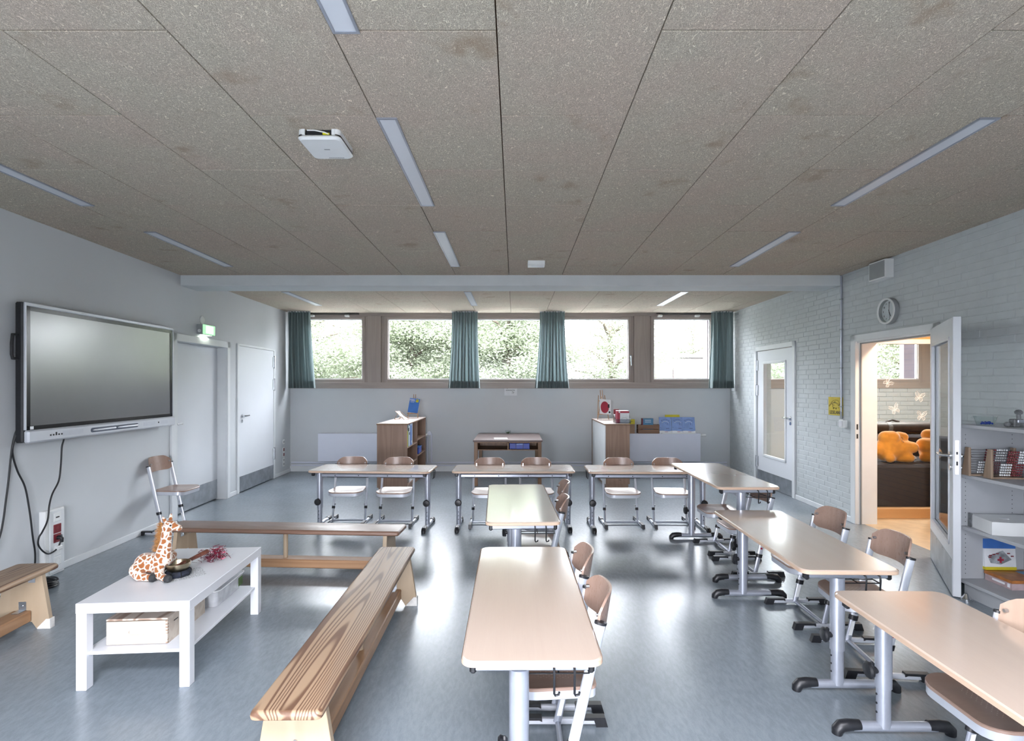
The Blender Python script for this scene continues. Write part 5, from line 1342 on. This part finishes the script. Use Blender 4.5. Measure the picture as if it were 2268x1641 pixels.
t = thing('blue_carton', 'teal blue carton standing upright in the crate', 'box', (2.355, 9.55, ZRAD+.010), 2*D)
MB().box(-.10, .10, -.032, .03, 0, .255, .002).obj('carton', 'book_teal', t); MB().box(-.102, -.085, -.033, .031, 0, .256).obj('red_edge', 'book_maroon', t)
m = MB()
for z in (.225, .195): m.box(-.05, .06, -.0332, -.0318, z-.006, z+.004)
m.obj('print', 'binder_pale', t)
def workbook(x, label, wd=.218, dy=0.0, zb=0):
    t = tag(link('workbook', None, None, (x, 9.50+dy, ZRAD+zb), (-13*D, 0, 0)), label, 'book', 'matching blue workbooks'); hgt = .295
    MB().box(-wd/2, wd/2, 0, .007, 0, hgt, .001).obj('cover', 'book_paleblue', t)
    m = MB(); s = 'Einstern'
    for i, ch in enumerate(s):
        a = (i-3.5)*.20; text_mesh(m, ch, .036, Matrix.Translation((.098*math.sin(a)-.0, -.0005, .150+.105*math.cos(a))) @ TEXT_Y @ Matrix.Rotation(-a, 4, 'Z'))
    text_mesh(m, '1', .062, Matrix.Translation((.032, -.0005, .170)) @ TEXT_Y)
    m.obj('lettering', 'ink_navy', t)
    m = MB().tube([(.09*math.sin(a), -.0006, .118+.10*math.cos(a)) for a in [(-.75+1.5*k/12) for k in range(13)]], .004, 4); m.obj('pale_arc', 'binder_pale', t)
    MB().prism([(-wd/2, .0), (wd/2, 0), (wd/2, .05), (wd*.25, .042), (0, .046), (-wd*.25, .052), (-wd/2, .05)], -.0009, .0, 'y').obj('snow_band', 'ink_white', t)
    m = MB().box(-.02, .035, -.0018, -.0008, .026, .032); m.obj('red_print', 'ink_red', t)
    m = MB().box(.005, .06, -.0012, .0, .088, .096)
    for (q, z) in ((.07, .19), (.005, .18), (.06, .155), (-.09, .11)): m.box(q-.004, q+.004, -.0012, 0, z-.004, z+.004)
    m.obj('print', 'ink_navy', t); return t
workbook(2.675, 'left one of three pale blue workbooks on the right radiator')
workbook(2.895, 'middle one of three pale blue workbooks on the right radiator', dy=-.004)
workbook(3.085, 'right one of three pale blue workbooks, overlapping its neighbour', dy=-.016)
t = tag(link('yellow_book', None, None, (2.82, 9.545, ZRAD), (-13*D, 0, 0)), 'yellow book showing only its top behind the blue workbooks', 'book')
MB().box(-.13, .13, 0, .008, 0, .335, .001).obj('cover', 'label_yellow', t); MB().box(-.128, .128, .001, .007, .33, .337).obj('pages', 'paper', t)
t = thing('book_stand', 'low white ledge holding up the blue workbooks', 'stand', (2.88, 9.50, ZRAD))
MB().box(-.29, .30, -.045, -.026, 0, .018, .003).box(-.29, .30, -.03, .05, 0, .006).obj('ledge', 'plastic_white', t)

# ================================================================== white shelf unit at the right, shade put into its colour
XF = 3.29; t = thing('shelf_unit', 'open white shelf unit against the brick wall at the right edge', 'shelf', (0, 0, 0))
yN, yE = 2.55, 3.99
XB = 3.765
MB().box(XF, XB, yE-.02, yE, .122, 1.24, .001).obj('side_panel', 'shelf_white_shaded', t); MB().box(XF, XB, yN, yN+.02, .122, 1.24, .001).obj('side_panel', 'shelf_white_shaded', t)
MB().box(XB-.008, XB, yN+.02, yE-.02, .122, 1.24).obj('back_panel', 'shelf_white_shaded', t)
MB().box(XF-.004, XB, yN-.002, yE+.004, 1.238, 1.262, .002).obj('top', 'shelf_white_shaded', t)
for z in (.895, .513): MB().box(XF+.004, XB-.01, yN+.02, yE-.022, z-.024, z, .002).obj('shelf_board', 'shelf_white_shaded', t)
MB().box(XF, XB, yN, yE, .098, .122, .002).obj('shelf_board', 'shelf_white_shaded', t)
MB().box(XF+.025, XF+.043, yN+.02, yE-.03, .0, .098).box(XF+.03, XB-.03, yE-.05, yE-.03, 0, .098).obj('plinth', 'shelf_white_shaded', t)
m = MB()
for k in range(33):
    z = .16+k*.032
    for x in (XF+.040, XB-.09): m.cyl((x, yE-.0203, z), (x, yE-.0215, z), .0030, seg=6)
o = m.obj('peg_hole', 'ink_black', t); o['kind'] = 'stuff'
t = thing('plastic_cup', 'clear plastic cup with blue beads on top of the shelf unit', 'cup', (3.38, 3.86, 1.263))
MB().lathe([(.050, 0), (.058, .03), (.066, .062), (.071, .063), (.063, .055), (.055, .03), (.048, .003), (.002, .003)], seg=24).obj('cup', 'glass_clear', t)
MB().tube([(-.066, 0, .060), (-.09, -.01, .066), (-.11, -.012, .052)], .006, 6).obj('spout', 'glass_clear', t)
rg = random.Random(12); m = MB()
for k in range(40): a, q = rg.uniform(0, 6.28), rg.uniform(0, .036); m.ball((q*math.cos(a)+.012, q*math.sin(a), .010+rg.uniform(0, .012)), .0065, seg=6, rings=4)
m.obj('beads', 'box_blue', t)['kind'] = 'stuff'
t = thing('metal_clamp', 'grey metal clamp with a screw knob on top of the shelf unit', 'clamp', (3.47, 3.70, 1.262))
MB().box(-.03, .18, -.03, .03, .030, .052, .004).obj('bar', 'silver_paint', t); MB().box(-.05, .02, -.025, .025, .0, .055, .006).obj('jaw', 'stone_grey', t)
MB().cyl((0, 0, .05), (0, 0, .09), .012).lathe([(.006, .085), (.02, .09), (.024, .105), (.012, .118), (.002, .120)], seg=16).obj('screw_knob', 'stone_grey', t)
MB().tube([(-.05, 0, .02), (-.085, -.01, .02)], .008, 8).ball((-.09, -.012, .018), .018).obj('side_knob', 'stone_grey', t)
# abacuses
def abacus(loc, rz, label):
    t = thing('abacus', label, 'abacus', loc, rz, 'bead frames on the shelf unit'); W, Hh = .29, .205
    for sx in (-1, 1): MB().prism([(-.045, 0), (.035, 0), (-.010, Hh), (-.045, Hh)], sx*W/2-.008, sx*W/2+.008, 'x', .002).obj('side_board', 'abacus_wood', t)
    m = MB().box(-W/2, W/2, -.03, .02, .0, .010); m.obj('base_board', 'abacus_wood', t)
    for k in range(10):
        z = .02+k*.0185; y = .022-.048*z/Hh*1.05
        rd = MB().cyl((-W/2, y, z), (W/2, y, z), .0022, seg=6).obj('rod', 'steel', t)
        m, m2 = MB(), MB()
        off = (-.02 if k < 5 else .02)
        for j in range(10):
            x = (-.035+off if k < 5 else -.045+off)+j*.0145
            ((m if (j < 5) == (k < 5) else m2) if True else m).ball((x, y, z), .0072, (.9, 1, 1), 8, 6)
        a = m.obj('bead', 'ink_white' if k >= 0 else '', rd); a['kind'] = 'stuff'; a = m2.obj('bead', 'book_maroon', rd); a['kind'] = 'stuff'
abacus((3.475, 3.765, .896), -8*D, 'front wooden bead abacus on the second board of the shelf unit')
abacus((3.43, 3.895, .896), -8*D, 'rear bead abacus mostly hidden behind the other one')
t = thing('white_carton', 'flat white carton on the third board of the shelf unit', 'box', (3.52, 3.80, .514), -6*D)
pl = [(-.215, -.115), (-.10, -.135), (.0, -.13), (.21, -.08), (.21, .13), (-.19, .13)]
MB().prism(pl, 0, .092, 'z', .002).obj('carton', 'plastic_white', t); MB().box(-.20, -.19, .10, .13, 0, .10).obj('flap', 'stone_grey', t)
m = MB().lathe([(.03, .0925), (.022, .097), (.004, .0985)], (-.06, -.01, 0), 16); m.obj('tape', 'paper', t)
t = thing('game_box', 'flat board game box with a brown lid on the lowest board', 'box', (3.602, 3.84, .123))
MB().box(-.145, .15, -.105, .11, 0, .050).obj('base', 'game_pink', t); MB().box(-.150, .153, -.110, .114, .046, .068, .002).obj('lid', 'game_orange', t)
MB().box(.03, .15, -.1112, -.10, .0, .05).obj('dark_end', 'book_maroon', t)
MB().box(.05, .14, -.08, .08, .0675, .0695).obj('lid_print', 'book_teal', t)
m = MB().box(-.1457, -.1445, -.09, -.07, .012, .038).box(-.1457, -.1445, -.05, .05, .020, .034); m.obj('print', 'ink_white', t)
t = tag(link('medic_game', None, None, (3.57, 3.945, .193), (-4*D, 0, -2*D)), 'upright game box with a red cross picture under the third board', 'box')
MB().box(-.112, .112, 0, .035, 0, .225, .001).obj('carton', 'paper', t); MB().box(-.1125, .1125, -.001, .0355, .155, .2255).obj('blue_top', 'book_blue', t); MB().box(-.1125, .1125, -.0012, .0356, .0, .022).obj('yellow_strip', 'label_yellow', t)
MB().prism([(-.09, .10), (.02, .14), (.08, .075), (.0, .04), (-.07, .05)], -.002, 0, 'y').obj('photo', 'photo_print', t)
m = MB().box(-.022, .022, -.0035, -.0015, .066, .080).box(-.007, .007, -.0035, -.0015, .051, .095); m.obj('red_cross', 'book_red', t)
m = MB()
for (x, z) in ((-.07, .105), (-.045, .112), (-.075, .092), (-.02, .118), (.06, .12), (.085, .10)): m.box(x-.010, x+.010, -.003, -.001, z-.004, z+.004)
m.obj('print', 'book_maroon', t)
t = thing('door_stop', 'small shiny floor door stop by the shelf plinth', 'stop', (3.262, 3.88, 0))
MB().lathe([(.034, 0), (.034, .012), (.020, .030), (.012, .045), (.004, .048)], seg=20).obj('dome', 'chrome', t); MB().lathe([(.036, 0), (.036, .006), (.033, .007)], seg=20).obj('base_ring', 'steel', t)

# ================================================================== plush cushions in the glazed room
def plush(x, y, caps, label, rz=0):
    t = thing('plush_cushion', label, 'toy', (x, y, .576), rz, 'orange plush cushions')
    blob(caps, .014, 'body', 'orange_plush', t, smooth_it=6); return t
t = plush(4.84, 6.84, [((-.12, 0, .13), .125, (.05, 0, .15), .13), ((-.10, 0, .20), .12, (.02, 0, .20), .12), ((-.13, -.02, .305), .090, (-.06, -.03, .31), .088), ((.045, .0, .325), .062, (.105, .0, .315), .060), ((.06, -.05, .20), .085, (.17, -.07, .19), .072), ((-.08, -.05, .06), .058, (-.14, -.11, .058), .058), ((.02, -.05, .06), .060, (.11, -.10, .060), .060), ((-.14, 0, .18), .10, (-.24, -.02, .15), .08)], 'left plump orange plush cushion on the dark platform')
m = MB().tube([(-.0, -.118, .33), (.02, -.117, .30), (.0, -.120, .28), (.03, -.117, .26)], .004, 5); m.obj('stitching', 'cardboard', t)
t = plush(5.29, 6.86, [((.02, 0, .13), .13, (.08, 0, .16), .13), ((-.10, -.05, .215), .092, (-.04, -.06, .21), .100), ((.00, .02, .335), .078, (.12, .02, .325), .084), ((-.10, -.06, .06), .062, (-.02, -.08, .062), .062), ((.08, -.05, .18), .095, (.18, -.06, .12), .09), ((.02, -.07, .062), .062, (.12, -.10, .062), .062)], 'right plump orange plush cushion slumped beside the first one')
m = MB().tube([(-.03, -.150, .25), (-.01, -.150, .22), (-.03, -.152, .19), (.0, -.148, .17)], .004, 5); m.obj('stitching', 'cardboard', t)
t = thing('bolster', 'dark leather bolster roll on the ledge behind the plush cushions', 'cushion', (5.35, 7.62, .862))
MB().tube([(-.30, 0, .085), (-.28, 0, .085), (.55, 0, .085), (.57, 0, .085)], [.07, .085, .085, .07], 18).obj('roll', 'leather_dark', t); MB().tube([(-.10, 0, .085), (-.04, 0, .085)], .0875, 18).obj('strap', 'stone_grey', t); MB().tube([(-.08, 0, .17), (0, 0, .195), (.10, 0, .17)], .014, 6).obj('handle', 'leather_dark', t)
t = thing('white_pillow', 'small white pillow peeping out between the plush cushions', 'cushion', (5.02, 6.86, .576)); MB().ball((0, 0, .045), .09, (1.1, .8, .5), 18, 10).obj('pillow', 'paper', t); MB().tube([(.099*math.cos(a), .072*math.sin(a), .045) for a in [2*PI*k/24 for k in range(24)]], .003, 5, closed=True).obj('seam', 'ink_white', t)
